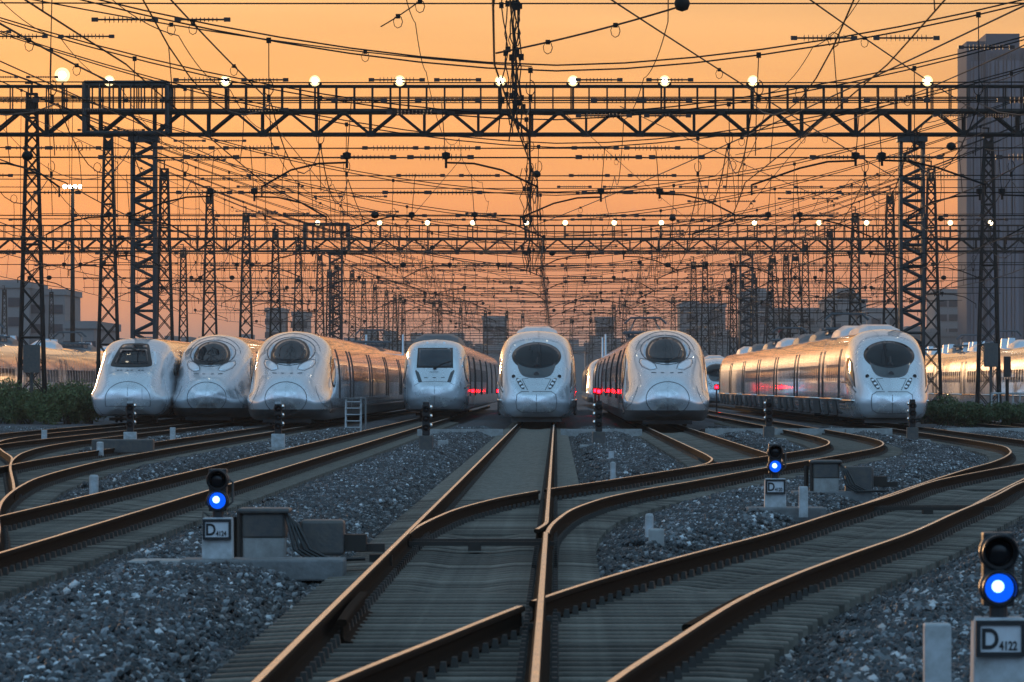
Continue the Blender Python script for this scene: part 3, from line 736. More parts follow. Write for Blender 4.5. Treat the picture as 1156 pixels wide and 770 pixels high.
def train(kind, X, D, ncar, label, win_cars=3, group='high speed trains parked side by side'):
    me, rg, S, v0, sk = NOSE[kind]
    root = empty('high_speed_train', (X, D, 0), label, 'train', group)
    cab = link('cab', me, root)
    if kind == 'bullet':
        seam(S, arc(0, 2.98, .97, .58, 0, 360, 26), root, r=.020, name='canopy_seam')
        patch(S, [(-.76, 2.56), (-.80, 2.95), (-.60, 3.34), (-.22, 3.50), (.22, 3.50), (.60, 3.34), (.80, 2.95), (.76, 2.56), (.34, 2.47), (-.34, 2.47)], M['black'], 'windscreen_frame', root, off=.014)
        ws = patch(S, [(-.66, 2.66), (-.70, 2.95), (-.52, 3.28), (-.2, 3.44), (.2, 3.44), (.52, 3.28), (.70, 2.95), (.66, 2.66), (.3, 2.58), (-.3, 2.58)], M['glass'], 'windscreen', root, off=.03)
        for sg in (-1, 1):
            patch(S, [(sg * a, b) for a, b in ((.80, 2.74), (.83, 3.0), (.68, 3.28), (.74, 3.30), (.91, 3.05), (.90, 2.78))], M['fairing'], 'windscreen_pillar', root, off=.03, rings=3)
            patch(S, [(sg * a, b) for a, b in ((.40, 2.26), (.46, 2.40), (.72, 2.56), (.98, 2.62), (1.02, 2.52), (.92, 2.36), (.66, 2.22))], M['lens'], 'headlight', root, off=.014, rings=5)
            seam(S, [(sg * a, b) for a, b in ((.38, 2.24), (.44, 2.42), (.72, 2.60), (1.0, 2.66), (1.05, 2.52), (.94, 2.33), (.66, 2.19), (.38, 2.24))], root)
            # dark wedge along the cab side and cab side window
            patch(S, [(4.6, 1.5), (7.4, 1.5), (7.6, 2.85), (6.4, 2.8), (5.4, 2.3)], M['glass'], 'cab_side_window', root, off=.012, sg=sg, rings=5)
            patch(S, [(3.3, .66), (7.2, .66), (7.5, .48), (2.6, .46)], M['black'], 'skirt_recess', root, off=.012, sg=sg, rings=4)
        seam(S, arc(0, 1.08, .83, .66, 0, 360, 30), root, r=.017, name='nose_hatch_seam')
        seam(S, arc(0, 2.86, 1.16, .86, 8, 172, 26), root, r=.014, name='canopy_seam')
        for sg in (-1, 1):
            seam(S, [(sg * .42, 2.08), (sg * .62, 2.10)], root, r=.022, name='nose_mark'); seam(S, [(sg * .12, 2.08), (sg * .26, 2.085)], root, r=.022, name='nose_mark')
            seam(S, [(sg * a, b) for a, b in ((1.62, .70), (1.38, .9), (1.2, 1.3), (1.12, 1.6))], root, r=.012)
        seam(S, [(0, .5), (0, 1.7)], root, r=.009)
        seam(S, [(0, 2.62), (0, 3.42)], root, r=.013)
        wiper(S, root, 0.02, 2.5, .45, 2.68, .58, 3.0)
        MB().box((0, .95, .2), (1.9, .1, .16)).build('obstacle_deflector', M['under'], root)
        top = 3.83
    elif kind == 'wide':
        patch(S, arc(0, 2.80, 1.03, .60, 0, 360, 22)[:-1] , M['black'], 'windscreen_frame', root, off=.010)
        patch(S, [(-.93, 2.95), (-.7, 2.05), (-.35, 1.9), (.35, 1.9), (.7, 2.05), (.93, 2.95), (0, 2.4)][:6], M['dlens'], 'windscreen_apron', root, off=.016, rings=6)
        patch(S, arc(0, 2.82, .98, .53, 0, 360, 22)[:-1], M['glass'], 'windscreen', root, off=.03)
        seam(S, [(0, 2.3), (0, 3.32)], root, r=.012)
        seam(S, arc(0, 2.42, .72, .26, 20, 160, 12), root, r=.03, m=M['seam'], name='sun_blind')
        mb = MB(); q = S.front(0, 2.42)[0]; mb.lathe([(.06, -.07), (.13, -.03), (.13, .03), (.06, .06)], (0, q.y - .04, 2.42), 12, axis='y'); mb.bar((0, q.y - .05, 2.42), (.02, S.front(.02, 2.75)[0].y - .04, 2.75), .07); mb.build('wiper', M['black'], root)
        mb = MB(); q = S.front(0, 2.05)[0]; mb.lathe([(.11, -.05), (.12, .0), (.10, .08)], (0, q.y, 2.05), 14, axis='y'); mb.build('top_lamp', M['dlens'], root)
        for sg in (-1, 1):
            h = patch(S, [(sg * a, b) for a, b in ((.72, 1.92), (.88, 1.88), (.62, 1.42), (.44, 1.46))], M['dlens'], 'headlight', root, off=.016, rings=4)
            for (a, b) in ((.74, 1.80), (.66, 1.66), (.57, 1.53)):
                q, n_ = S.front(sg * a, b)
                MB().lathe([(.062, 0), (.062, .02), (.035, .035)], (0, 0, 0), 12, axis='z').build('lamp_lens', M['lens'], h)
                l_ = h.children[-1]; l_.location = q + n_ * .012; l_.rotation_euler = n_.to_track_quat('Z', 'Y').to_euler()
            seam(S, [(sg * a, b) for a, b in ((.36, 1.40), (.60, 1.86), (.30, 1.88))], root, r=.012)
            patch(S, [(1.05, 1.50), (1.7, 2.05), (2.5, 2.5), (3.6, 2.74), (4.6, 2.7), (4.8, 1.8), (3, 1.62)], M['glass'], 'cab_side_window', root, off=.004, sg=sg, rings=8, curve=False)
            seam(S, [(.9, 1.32), (1.7, 1.55), (3.0, 1.72), (7.8, 1.74)], root, r=.03, m=M['grey'], name='side_stripe', sg=sg)
            mb = MB(); mb.tube([S.side(y_, .98, sg)[0] + Vector((sg * .01, 0, 0)) for y_ in (1.0, 1.6, 2.5, 4.0, 6.0, 7.95)], .045, 6); mb.build('sill_trim', M['pale'], root, smooth=True)
            mb = MB(); mb.lathe([(.07, -.05), (.08, 0), (.05, .05)], (sg * .95, S.front(sg * .95, 1.97)[0].y - .02, 1.97), 10, axis='y'); mb.build('marker_lamp', M['black'], root)
        seam(S, [(-.30, 1.34), (-.62, 1.34), (-.80, 1.22), (-.84, .9), (-.80, .62), (-.62, .5), (0, .47), (.62, .5), (.80, .62), (.84, .9), (.80, 1.22), (.62, 1.34), (-.30, 1.34)], root, r=.015, name='coupler_hatch_seam')
        seam(S, [(0, .5), (0, 1.34)], root, r=.013, name='coupler_hatch_seam')
        mb = MB(); mb.box((0, .75, .15), (2.1, .16, .12)); mb.box((0, .66, .225), (2.0, .1, .04)); mb.build('obstacle_deflector', M['grey'], root)
        hump(root, 7.2, 9.5, 3.86, .98, .30, M['fairing'], 'roof_fairing')
        top = 3.9
    elif kind == 'square':
        patch(S, [(-.90, 2.46), (-.86, 3.45), (.86, 3.45), (.90, 2.46)], M['black'], 'windscreen_frame', root, off=.012, rings=8, curve=False)
        patch(S, [(-.82, 2.54), (-.79, 3.38), (.79, 3.38), (.82, 2.54)], M['greyglass'], 'windscreen', root, off=.03, rings=8, curve=False)
        seam(S, [(0, 2.5), (0, 3.42)], root, r=.01); seam(S, [(0, .5), (0, 1.74)], root, r=.012)
        seam(S, [(-.8, 2.82), (.8, 2.82)], root, r=.02, name='sun_blind')
        wiper(S, root, 0, 2.44, .4, 2.66, .8, 2.78)
        for sg in (-1, 1):
            h = patch(S, [(sg * a, b) for a, b in ((.62, 1.78), (.80, 1.76), (.97, 2.30), (.94, 2.36), (.78, 2.22))], M['dlens'], 'headlight', root, off=.014, rings=4, curve=False)
            patch(S, [(1.3, 1.75), (1.6, 2.7), (2.6, 3.0), (3.6, 3.0), (3.6, 1.8)], M['glass'], 'cab_side_window', root, off=.012, sg=sg, rings=6)
            seam(S, [(.9, 1.45), (1.8, 1.6), (6.8, 1.6)], root, r=.05, m=M['grey'], name='side_stripe', sg=sg)
            for (a, b) in ((1.02, 3.42), (1.26, 2.95), (.42, 3.72), (1.35, 2.55)):
                q, n_ = S.front(sg * a, b)
                if q is not None:
                    o = MB().lathe([(.07, 0), (.06, .03), (.02, .045)], (0, 0, 0), 10).build('marker_lamp', M['lens'], root); o.location = q; o.rotation_euler = n_.to_track_quat('Z', 'Y').to_euler()
        seam(S, [(-1.0, 1.6), (-.7, 1.76), (0, 1.8), (.7, 1.76), (1.0, 1.6)], root, r=.012)
        for x_ in (-.42, 0, .42): seam(S, [(x_ - .1, 1.98), (x_ + .1, 1.98)], root, r=.02, name='vent_slot')
        for z_ in (2.22, 2.28): seam(S, [(-.25, z_), (.25, z_)], root, r=.009, name='vent_slot')
        seam(S, [(-.9, .42), (.9, .42)], root, r=.03, name='skirt_edge')
        hump(root, 4.5, 6.0, 3.86, 1.25, .36, M['roofgear']); hump(root, 12, 10.0, 3.86, 1.2, .4, M['roofgear'])
        top = 3.9
    else:
        patch(S, [(-.90, 2.40), (-.86, 2.6), (-.62, 3.30), (-.5, 3.40), (.5, 3.40), (.62, 3.30), (.86, 2.6), (.90, 2.40), (.4, 2.36), (-.4, 2.36)], M['black'], 'windscreen_frame', root, off=.012)
        patch(S, [(-.72, 2.50), (-.56, 3.12), (.56, 3.12), (.72, 2.50)], M['glass'], 'windscreen', root, off=.028, curve=False)
        patch(S, [(-.56, 3.18), (-.50, 3.32), (.50, 3.32), (.56, 3.18)], M['glass'], 'destination_panel', root, off=.028, rings=3, curve=False)
        for sg in (-1, 1):
            patch(S, [(sg * a, b) for a, b in ((.98, 2.45), (1.10, 2.55), (.92, 3.1), (.80, 3.16))], M['lens'], 'headlight', root, off=.014, rings=4)
            patch(S, [(4.3, 2.0), (6.0, 2.0), (6.2, 2.6), (5.4, 2.6)], M['glass'], 'cab_side_window', root, off=.012, sg=sg, rings=5)
        seam(S, arc(0, 1.02, .95, .74, 0, 180, 22) + [(-.95, .72), (.95, .72), (.95, 1.02)], root, r=.015, name='nose_hatch_seam')
        for x_ in (-.50, -.36, -.08, .08, .40, .54): seam(S, [(x_ - .05, 2.23), (x_ + .05, 2.24)], root, r=.026, name='nose_mark')
        seam(S, [(0, .75), (0, 1.76)], root, r=.009); seam(S, [(.62, 1.0), (.6, 1.6)], root, r=.008)
        top = 3.68
    add_cars(root, rg, v0, ncar, sk, cab, win_cars=win_cars, vents=(kind == 'wide'), sill=(kind == 'wide'))
    return root, top

TP = {}
TP[1] = train('round', -18.1, 224.5, 6, 'white bullet train with trapezoid windscreen, leftmost of the facing trains', 2)
TP[2] = train('bullet', -14.85, 225.5, 6, 'white long-nosed train between the leftmost facing train and the one beside the step ladder', 1)
TP[3] = train('bullet', -10.75, 211, 7, 'white long-nosed train with pale eye headlights beside the white step ladder', 4)
TP[4] = train('square', -6.0, 262, 6, 'white blunt train with a rectangular windscreen, set back left of the middle train', 3)
TP[5] = train('wide', -.82, 219, 6, 'white wide-windscreen train in the middle, head on at the end of the straight track', 2)
TP[6] = train('bullet', 4.27, 203.5, 7, 'white long-nosed train just right of the middle train, red lamp reflections on its flank', 4)
TP[7] = train('wide', 13.4, 212, 7, 'white wide-windscreen train at the right with a long copper-lit flank', 5)
TP[8] = train('wide', 13.4, 440, 3, 'small far train glimpsed in the gap left of the copper-lit right train', 1)
TP[9] = train('bullet', 4.1, 425, 3, 'far train nose peeping out between the middle train and its right neighbour', 1)
panto(TP[3][0], 100, 3.83); fin(TP[3][0], 122, 3.83, -1.2); fin(TP[3][0], 122, 3.83, 1.2)
panto(TP[6][0], 52, 3.83); fin(TP[6][0], 150, 3.83, -1.25); fin(TP[6][0], 128, 3.83, -1.25)
for i, y in enumerate((22, 44, 62, 84, 103, 128, 150)):
    hump(TP[7][0], y, 9, 3.86, .95, .42, M['roofgear'] if i % 3 else M['fairing'])
panto(TP[7][0], 34, 3.9); panto(TP[7][0], 94, 3.9)
for i, y in enumerate((26, 58, 92)): hump(TP[5][0], y, 8, 3.86, .9, .4, M['roofgear'])

# two trains standing side-on behind the shrubs: only their cars are in view
def side_train(X, D0, ncar, label, kind='wide'):
    me, rg, S, v0, sk = NOSE[kind]
    root = empty('high_speed_train', (X, D0, 0), label, 'train', 'high speed trains parked side by side')
    add_cars(root, rg, 0.0, ncar, sk, None, win_cars=ncar, sill=True)
    return root
l_ = side_train(-30.3, 236, 8, 'long pale train passing behind the dark shrubs at the left edge'); r_ = side_train(27.3, 262, 8, 'long peach-lit train behind the hedge at the right edge')
for root, ys in ((l_, (24, 47, 72, 96, 118)), (r_, (40, 62, 70, 88, 108))):
    for i, y in enumerate(ys):
        if i % 2: panto(root, y, 3.9)
        hump(root, y + 5, 5, 3.86, .9, .4, M['fairing'] if i % 2 == 0 else M['roofgear'])
        for dy in (12, 17): MB().box((-.4, y + dy, 4.1), (.5, .9, .6), taper=.7).build('roof_box', M['fairing'], root)

# ------------------------------------------------------------------ lattice masts
def lattice(h, wb, wt, panels, leg, brace, cap=True):
    mb = MB(); w = lambda z: (wb + (wt - wb) * z / h) / 2
    zs = [0.0]; 
    # panels shrink with the taper
    q = (wt / wb) ** (1 / panels); tot = sum(q ** i for i in range(panels))
    for i in range(panels): zs.append(zs[-1] + h / tot * q ** i)
    cs = ((-1, -1), (1, -1), (1, 1), (-1, 1))
    for a, b in cs: mb.bar((a * w(0), b * w(0), 0), (a * w(h), b * w(h), h), leg)
    for i in range(panels):
        z0, z1 = zs[i], zs[i + 1]
        for j in range(4):
            a, b = cs[j], cs[(j + 1) % 4]
            mb.bar((a[0] * w(z0), a[1] * w(z0), z0), (b[0] * w(z1), b[1] * w(z1), z1), brace)
            mb.bar((b[0] * w(z0), b[1] * w(z0), z0), (a[0] * w(z1), a[1] * w(z1), z1), brace)
            if i % 4 == 2: mb.bar((a[0] * w(z1), a[1] * w(z1), z1), (b[0] * w(z1), b[1] * w(z1), z1), brace * 1.8)
    return mb
TH = 14.9
def mast_proto(name, label, h=TH, wb=1.22, wt=.40, panels=17, leg=.085, brace=.038):
    root = empty(name, (0, 0, 0), label, 'lattice mast', 'lattice masts carrying the overhead wires')
    lattice(h, wb, wt, panels, leg, brace).build('lattice_shaft', M['steel'], root)
    mb = MB(); mb.box((0, 0, h + .05), (wt + .12, wt + .12, .10)); mb.bar((0, 0, h), (0, 0, h + .55), .06); mb.bar((-.32, 0, h + .55), (.05, 0, h + .55), .06); mb.box((0, 0, h - .4), (wt + .02, wt + .02, .5))
    mb.build('mast_head', M['steel'], root)
    MB().box((0, 0, -.05), (1.7, 1.7, .5), taper=.85).build('footing', M['dconc'], root)
    return root
MASTS = []
def put(proto, x, d, label, first=[]):
    if proto not in first: o = proto; first.append(proto)
    else: o = copy_tree(proto)
    o.location = (x, d, -.2); o['label'] = label; o.rotation_euler.z = R(rng.uniform(-2, 2)); MASTS.append(o); return o
mp_ = mast_proto('lattice_mast', 'lattice mast')
ORD = ['first', 'second', 'third', 'fourth', 'fifth', 'sixth', 'seventh', 'eighth', 'ninth', 'tenth', 'eleventh', 'twelfth', 'thirteenth', 'fourteenth', 'fifteenth', 'sixteenth', 'seventeenth', 'eighteenth', 'nineteenth', 'twentieth', 'twenty-first', 'twenty-second', 'farthest', 'last']
SUP = [219, 198, 156, 135, 114]                                   # supports nearer than the trains (their masts stand outside the picture)
DL = [240 + 41.6 * i for i in range(15)]
for i, d in enumerate(DL):
    lab = 'tapering lattice mast among the dark shrubs, nearest of the left row' if i == 0 else '%s tapering lattice mast from the front in the left row' % ORD[i]
    m_ = put(mp_, -23.7 + rng.uniform(-.15, .15), d, lab)
DRr = [282 + 41.6 * i for i in range(13)]
for i, d in enumerate(DRr):
    lab = 'tapering lattice mast before the tall grey tower block, nearest of the right row' if i == 0 else '%s tapering lattice mast from the front in the right row' % ORD[i]
    put(mp_, 22.9 + rng.uniform(-.2, .2), d, lab)
thin = mast_proto('lattice_mast', 'thin', 13.6, .95, .42, 15, .075, .036)
for (px, top, lab) in ((207, 265, 'thin lattice mast standing outside the left row behind the blue-grey gantry column'), (5, 315, 'small far lattice mast before the grey block at the left edge'),
                       (58, 318, 'small far lattice mast beside the right end of the grey left block'), (783, 280, 'slim lattice mast left of its twin in the pair right of centre'),
                       (796, 280, 'slim lattice mast right of its twin in the pair right of centre'), (852, 300, 'slim lattice mast just right of the far gantry column'), (828, 285, 'slim lattice mast just left of the far gantry column'),
                       (452, 322, 'dark far lattice mast above the roof of the blunt train'), (490, 330, 'left one of two far lattice masts above the blunt train'), (497, 331, 'right one of two far lattice masts above the blunt train'),
                       (520, 338, 'far lattice mast between the blunt train and the middle train'), (572, 345, 'left far mast behind the roof of the middle train'), (590, 346, 'right far mast behind the roof of the middle train'),
                       (693, 334, 'left far mast of the group above the train right of the middle'), (705, 330, 'tallest far mast of the group above the train right of the middle'), (728, 338, 'right far mast of the group above the train right of the middle'),
                       (760, 325, 'far lattice mast before the long grey blocks right of centre'), (372, 290, 'slim lattice mast just left of the far left gantry column'), (548, 342, 'far lattice mast before the small grey block near the centre'),
                       (645, 352, 'tiny far mast right of the middle train roof'), (667, 350, 'tiny far mast left of the roof fins')):
    d = 13.2 * F / (435 - top); put(thin, GX(px, d), d, lab)
pyr = mast_proto('lattice_mast', 'pyramid', 15.5, 2.7, .6, 10, .09, .042)
for (px, top, lab) in ((872, 276, 'broad pyramid lattice tower, left of the pair right of centre'), (898, 274, 'broad pyramid lattice tower, right of the pair right of centre')):
    d = 15.0 * F / (435 - top); put(pyr, GX(px, d), d, lab)
# equipment boxes on the nearest mast of each row
for o, z in ((MASTS[0], 3.0), (MASTS[15], 3.4)):
    mb = MB(); mb.box((.05, -.72, z), (.75, .35, 1.25)); mb.bar((.05, -.72, 0), (.05, -.72, z), .1); mb.build('equipment_box', M['machine'], o)

# ------------------------------------------------------------------ gantries
LX = [-20.0, -14.8, -10.8, -7.0, -2.5, .75, 4.85, 8.8, 16.6, 22.0, 26.0, 33.0, 36.4]
def gantry(D, label, lit):
    root = empty('signal_gantry', (0, D, 0), label, 'gantry', 'lattice gantries spanning the yard')
    x0, x1 = -53.0, 50.6; zd, zb = 13.95, 12.85
    mb = MB(); y0, y1 = -.55, .55
    for yy in (y0, y1):
        mb.bar((x0, yy, zd - .08), (x1, yy, zd - .08), .14); mb.bar((x0, yy, zb), (x1, yy, zb), .105)
        n_ = int((x1 - x0) / 2.42)
        for i in range(n_ + 1):
            x = x0 + 1.1 + i * 2.42
            if x + 1.21 > x1: break
            mb.bar((x, yy, zb), (x + 1.21, yy, zd - .1), .08); mb.bar((x, yy, zb), (x - 1.21, yy, zd - .1), .08); mb.bar((x, yy, zb), (x, yy, zd - .1), .075)
            mb.box((x, yy, zb + .03), (.34, .16, .22)); mb.box((x + 1.21, yy, zd - .12), (.34, .16, .2))
    for i in range(44):
        x = x0 + 1 + i * 2.42
        mb.bar((x, y0, zb), (x, y1, zb), .07); mb.bar((x, y0, zd - .1), (x, y1, zd - .1), .07)
    mb.build('lattice_girder', M['steel'], root)
    MB().box(((x0 + x1) / 2, 0, zd + .02), (x1 - x0, 1.0, .04)).build('walkway', M['steel'], root)
    mb = MB()
    for yy in (y0, y1):
        for zz, w in ((zd + 1.06, .065), (zd + .55, .035)): mb.bar((x0, yy, zz), (x1, yy, zz), w)
        x = x0 + .2
        while x < x1:
            mb.bar((x, yy, zd), (x, yy, zd + 1.06), .045); x += .81
    mb.build('railing', M['steel'], root)
    for cx in (-52.8, -18.5, 15.95, 50.4):
        mb = MB()
        w = .50
        for sx in (-1, 1):
            for sy in (-1, 1): mb.box((sx * w, sy * w * .8, (zb - .2) / 2), (.15, .15, zb + .1))
        nz = 13
        for i in range(nz):
            a, b = zb * i / nz, zb * (i + 1) / nz
            for sy in (-1, 1):
                mb.bar((-w, sy * w * .8, a), (w, sy * w * .8, (a + b) / 2), .09); mb.bar((w, sy * w * .8, (a + b) / 2), (-w, sy * w * .8, b), .09); mb.bar((-w, sy * w * .8, a), (w, sy * w * .8, a), .08)
            for sx in (-1, 1):
                mb.bar((sx * w, -w * .8, a), (sx * w, w * .8, b), .07)
        mb.box((0, 0, zb - .22), (1.35, 1.2, .22))
        c = mb.build('column', M['column'], root); c.location.x = cx
    # maintenance platform frame over the left column
    mb = MB()
    for yy in (-.95, .95):
        for x in (-21.1, -17.4):
            mb.bar((x, yy, zb + .05), (x, yy, zd + 1.2), .14)
        for z in (zb + .05, zd - .05, zd + 1.2): mb.bar((-21.1, yy, z), (-17.4, yy, z), .11)
        for i in range(8): mb.bar((-20.9 + i * .47, yy, zd), (-20.9 + i * .47, yy, zd + 1.2), .05)
    for x in (-21.1, -17.4):
        for z in (zb + .05, zd + 1.2): mb.bar((x, -.95, z), (x, .95, z), .1)
    mb.build('platform_frame', M['column'], root)
    # floodlights
    for i, x in enumerate(LX):
        fl = MB(); z = zd + 1.25
        fl.bar((x, -.6, zd), (x, -.6, z), .07); fl.box((x, -.62, z), (.42, .22, .34)); fl.bar((x - .3, -.5, z - .1), (x + .3, -.5, z - .1), .06)
        f_ = fl.build('floodlight', M['steel'], root)
        MB().lathe([(.10, -.02), (.21, -.05), (.24, -.02), (.22, .06)], (x, -.74, z + .02), 20, axis='y').build('halo_dish', M['lampdish'], f_, smooth=True)  # dish emits by itself to give the lamp a soft warm edge
        MB().lathe([(.04, -.12), (.11, -.08), (.15, 0), (.12, .05)], (x, -.76, z + .02), 16, axis='y').build('glowing_lens', M['lamp'], f_, smooth=True)
    if lit:
        fl = MB(); x, z = GX(72, D), GZ(86, D); fl.bar((x, -.6, zd), (x, -.6, z), .07); fl.box((x, -.62, z), (.5, .22, .4)); f_ = fl.build('floodlight', M['steel'], root)
        MB().lathe([(.16, -.02), (.30, -.05), (.34, -.02), (.30, .06)], (x, -.74, z), 20, axis='y').build('halo_dish', M['lampdish'], f_, smooth=True)
        MB().lathe([(.05, -.2), (.13, -.15), (.18, 0), (.13, .05)], (x, -.78, z), 18, axis='y').build('glowing_lens', M['lampwarm'], f_, smooth=True)
    return root
gantry(238.5, 'nearest lattice gantry with railing and glowing floodlights across the whole picture', True)
gantry(446, 'second, farther and lower looking lattice gantry with small floodlights', False)

# high lamp mast at the left
hm = empty('lamp_mast', (GX(82, 520), 520, -.2), 'tall slender lamp mast with a ring of lamps above the left train', 'lamp mast')
HZ = GZ(212, 520) + .2
MB().tube([(0, 0, 0), (0, 0, HZ)], [.28, .16], 10).build('pole', M['steel'], hm, smooth=True)
mb = MB(); mb.tube([(-.9, 0, HZ), (.9, 0, HZ)], .08, 6); mb.box((0, 0, HZ), (.5, .5, .35)); hd = mb.build('lamp_ring', M['steel'], hm)
for i in range(4):
    MB().lathe([(.06, -.1), (.19, -.04), (.19, .03), (.1, .08)], (-.75 + .5 * i, -.25, HZ + .1), 12, axis='y').build('glowing_lens', M['lamp'], hd, smooth=True)

# ------------------------------------------------------------------ overhead wires
TX = [-22., -18.1, -14.85, -10.75, -6.05, -.62, 4.27, 9.0, 13.4, 17.6]
def insulator_mesh(L, nd, r):
    mb = MB(); mb.tube([(-L / 2 - .25, 0, 0), (L / 2 + .25, 0, 0)], .020, 6)
    for i in range(nd):
        x = -L / 2 + L * i / (nd - 1); mb.lathe([(.02, -.014), (r, -.005), (r, .005), (.02, .014)], (x, 0, 0), 10, axis='x')
    mb.box((-L / 2 - .22, 0, 0), (.14, .07, .09)); mb.box((L / 2 + .22, 0, 0), (.14, .07, .09))
    return mb.mesh('insulator', M['insul'])
INS = [insulator_mesh(.85, 10, .075), insulator_mesh(.62, 8, .052)]
INSd = MB().lathe([(.0, -.11), (.09, -.08), (.13, 0), (.09, .08), (0, .11)], (0, 0, 0), 10).mesh('line_weight', M['wire'], smooth=True)
def sagz(x, zc, half, zt): return zc + (zt - zc) * (abs(x) / half) ** 1.7
def headspan(d, seed, label):
    rr = random.Random(seed)
    root = empty('head_span', (0, d, 0), label, 'overhead span wire', 'span wires hung across all tracks')
    H = 23.6; zc = 8.5 + rr.uniform(-.3, .3); zu, zl = 7.75 + rr.uniform(-.1, .1), 6.55 + rr.uniform(-.1, .1)
    cx = rr.uniform(-1.5, 1.5)
    sz = lambda x, k=0: sagz(x - cx * .3, zc + k, H, TH - .3)
    zx = rr.uniform(9.3, 10.2); xs = np.linspace(-H, H, 33)
    MB().tube([(-H, .2, zx), (-8, .2, zx - .06), (8, .2, zx - .06), (H, .2, zx)], .016, 4).build('feeder_rope', M['wire'], root)
    for k in (0, .13): MB().tube([(x, k, sz(x, k)) for x in xs], .017, 4).build('sag_rope', M['wire'], root)
    MB().tube([(-H, 0, zu), (-8, 0, zu - .05), (8, 0, zu - .05), (H, 0, zu)], .016, 4).build('upper_rope', M['wire'], root)
    MB().tube([(-H, 0, zl), (-8, 0, zl - .04), (8, 0, zl - .04), (H, 0, zl)], .016, 4).build('lower_rope', M['wire'], root)
    for i, tx in enumerate(TX):
        x = tx + rr.uniform(-.15, .15)
        mb = MB(); mb.tube([(x, 0, sz(x)), (x + rr.uniform(-.05, .05), 0, (sz(x) + zl) / 2), (x + rr.uniform(-.08, .08), 0, zl)], .011, 4)
        # small loop of jumper at the clamp
        mb.tube([(x + .10 * math.sin(a), 0, zu + .22 + .17 * math.cos(a)) for a in np.linspace(0, 5.4, 9)], .011, 4)
        mb.box((x, 0, zu), (.08, .06, .16)); mb.box((x, 0, sz(x)), (.1, .06, .12))
        mb.build('dropper', M['wire'], root)
        sg = 1 if (i + seed) % 2 else -1
        za = zl - rr.uniform(.02, .15); xa = x + sg * rr.uniform(1.5, 2.1)
        mb = MB(); mb.tube([(xa, 0, zl), (xa, 0, za - .12), ], .03, 5)
        mb.tube([(xa, 0, za), (xa - sg * .6, 0, za - .02), (xa - sg * 1.2, 0, za - .16), (x - sg * .15, .0, za - .52)], .022, 6)
        mb.tube([(x - sg * .15, 0, za - .5), (x - sg * .15, 0, za - .74)], .02, 5); mb.lathe([(.0, -.09), (.09, -.06), (.09, .06), (0, .09)], (xa, 0, zl), 8)
        mb.tube([(xa, 0, za), (xa + sg * .1, 0, zu)], .010, 4)
        mb.build('steady_arm', M['wire'], root)
        if i < len(TX) - 1:
            xm = (tx + TX[i + 1]) / 2
            for z, pr in ((zu - .04, .8), (zl - .03, .8), (sz(xm), .4), (zx, .25)):
                if rr.random() < pr:
                    for e in ((-.78, .78) if rr.random() < .8 else (0,)):
                        o = link('insulator', INS[rr.randrange(2)], root); o.location = (xm + e + rr.uniform(-.3, .3), 0, z)
        if rr.random() < .3:
            o = link('line_weight', INSd, root); o.location = (x + rr.uniform(-1, 1), 0, zl - rr.uniform(0, .02) if rr.random() < .5 else zu); 
    return root
allD = sorted(SUP + [240.6 + 41.6 * i for i in range(15)] + [265, 309, 352])
protos = [headspan(d, s + 3, '') for s, d in enumerate(allD[:7])]
for i, d in enumerate(allD):
    o = protos[i] if i < 7 else copy_tree(protos[i % 7])
    o.location = (0, d, 0 if i < 7 else rng.uniform(-.12, .12))
    if i >= 7: o.scale.x = -1 if i % 2 else 1
    o['label'] = ('%s insulated span wire from the front, %s' % (ORD[i], 'in front of the near gantry' if d < 238 else ('between the two gantries' if d < 446 else 'beyond the far gantry')))
NAMEX = ['over the empty road left of the facing trains', 'over the leftmost facing train', 'over the second facing train from the left', 'over the train beside the step ladder', 'over the blunt train', 'over the middle train',
         'over the train right of the middle one', 'over the empty road between two right-hand trains', 'over the copper-lit right train', 'over the road before the right hedge']
def overhead(i, tx):
    root = empty('overhead_line', (tx, 0, 0), 'overhead line with droppers ' + NAMEX[i], 'overhead line', 'overhead lines along the tracks')
    ds = [30.0, 72.0] + allD; rr = random.Random(50 + i)
    me_, ct = [], []
    stag = [(.22 if (k + i) % 2 else -.22) for k in range(len(ds))]
    for k in range(len(ds) - 1):
        for q in range(8):
            t = q / 8; d = ds[k] + (ds[k + 1] - ds[k]) * t; x = stag[k] + (stag[k + 1] - stag[k]) * t
            z = 7.65 - 1.05 * 4 * t * (1 - t) - .0
            me_.append((x * .3, d, z)); ct.append((x, d, 5.95 - .03 * 4 * t * (1 - t)))
    MB().tube(me_, .014, 4).build('messenger_wire', M['wire'], root); MB().tube(ct, .014, 4).build('contact_wire', M['wire'], root)
    n_ = 0
    for k, (a, b) in enumerate(zip(me_, ct)):
        if k % 2 == 0 and k % 8 and n_ < 60:
            mb = MB(); mb.tube([a, ((a[0] + b[0]) / 2 + rr.uniform(-.02, .02), a[1], (a[2] + b[2]) / 2), b], .008, 4)
            if rr.random() < .5: mb.tube([(a[0] + .09 * math.sin(t), a[1], a[2] + .1 - .12 * math.cos(t)) for t in np.linspace(0, 5.6, 8)], .009, 4)
            mb.build('dropper', M['wire'], root); n_ += 1
for i, tx in enumerate(TX): overhead(i, tx)
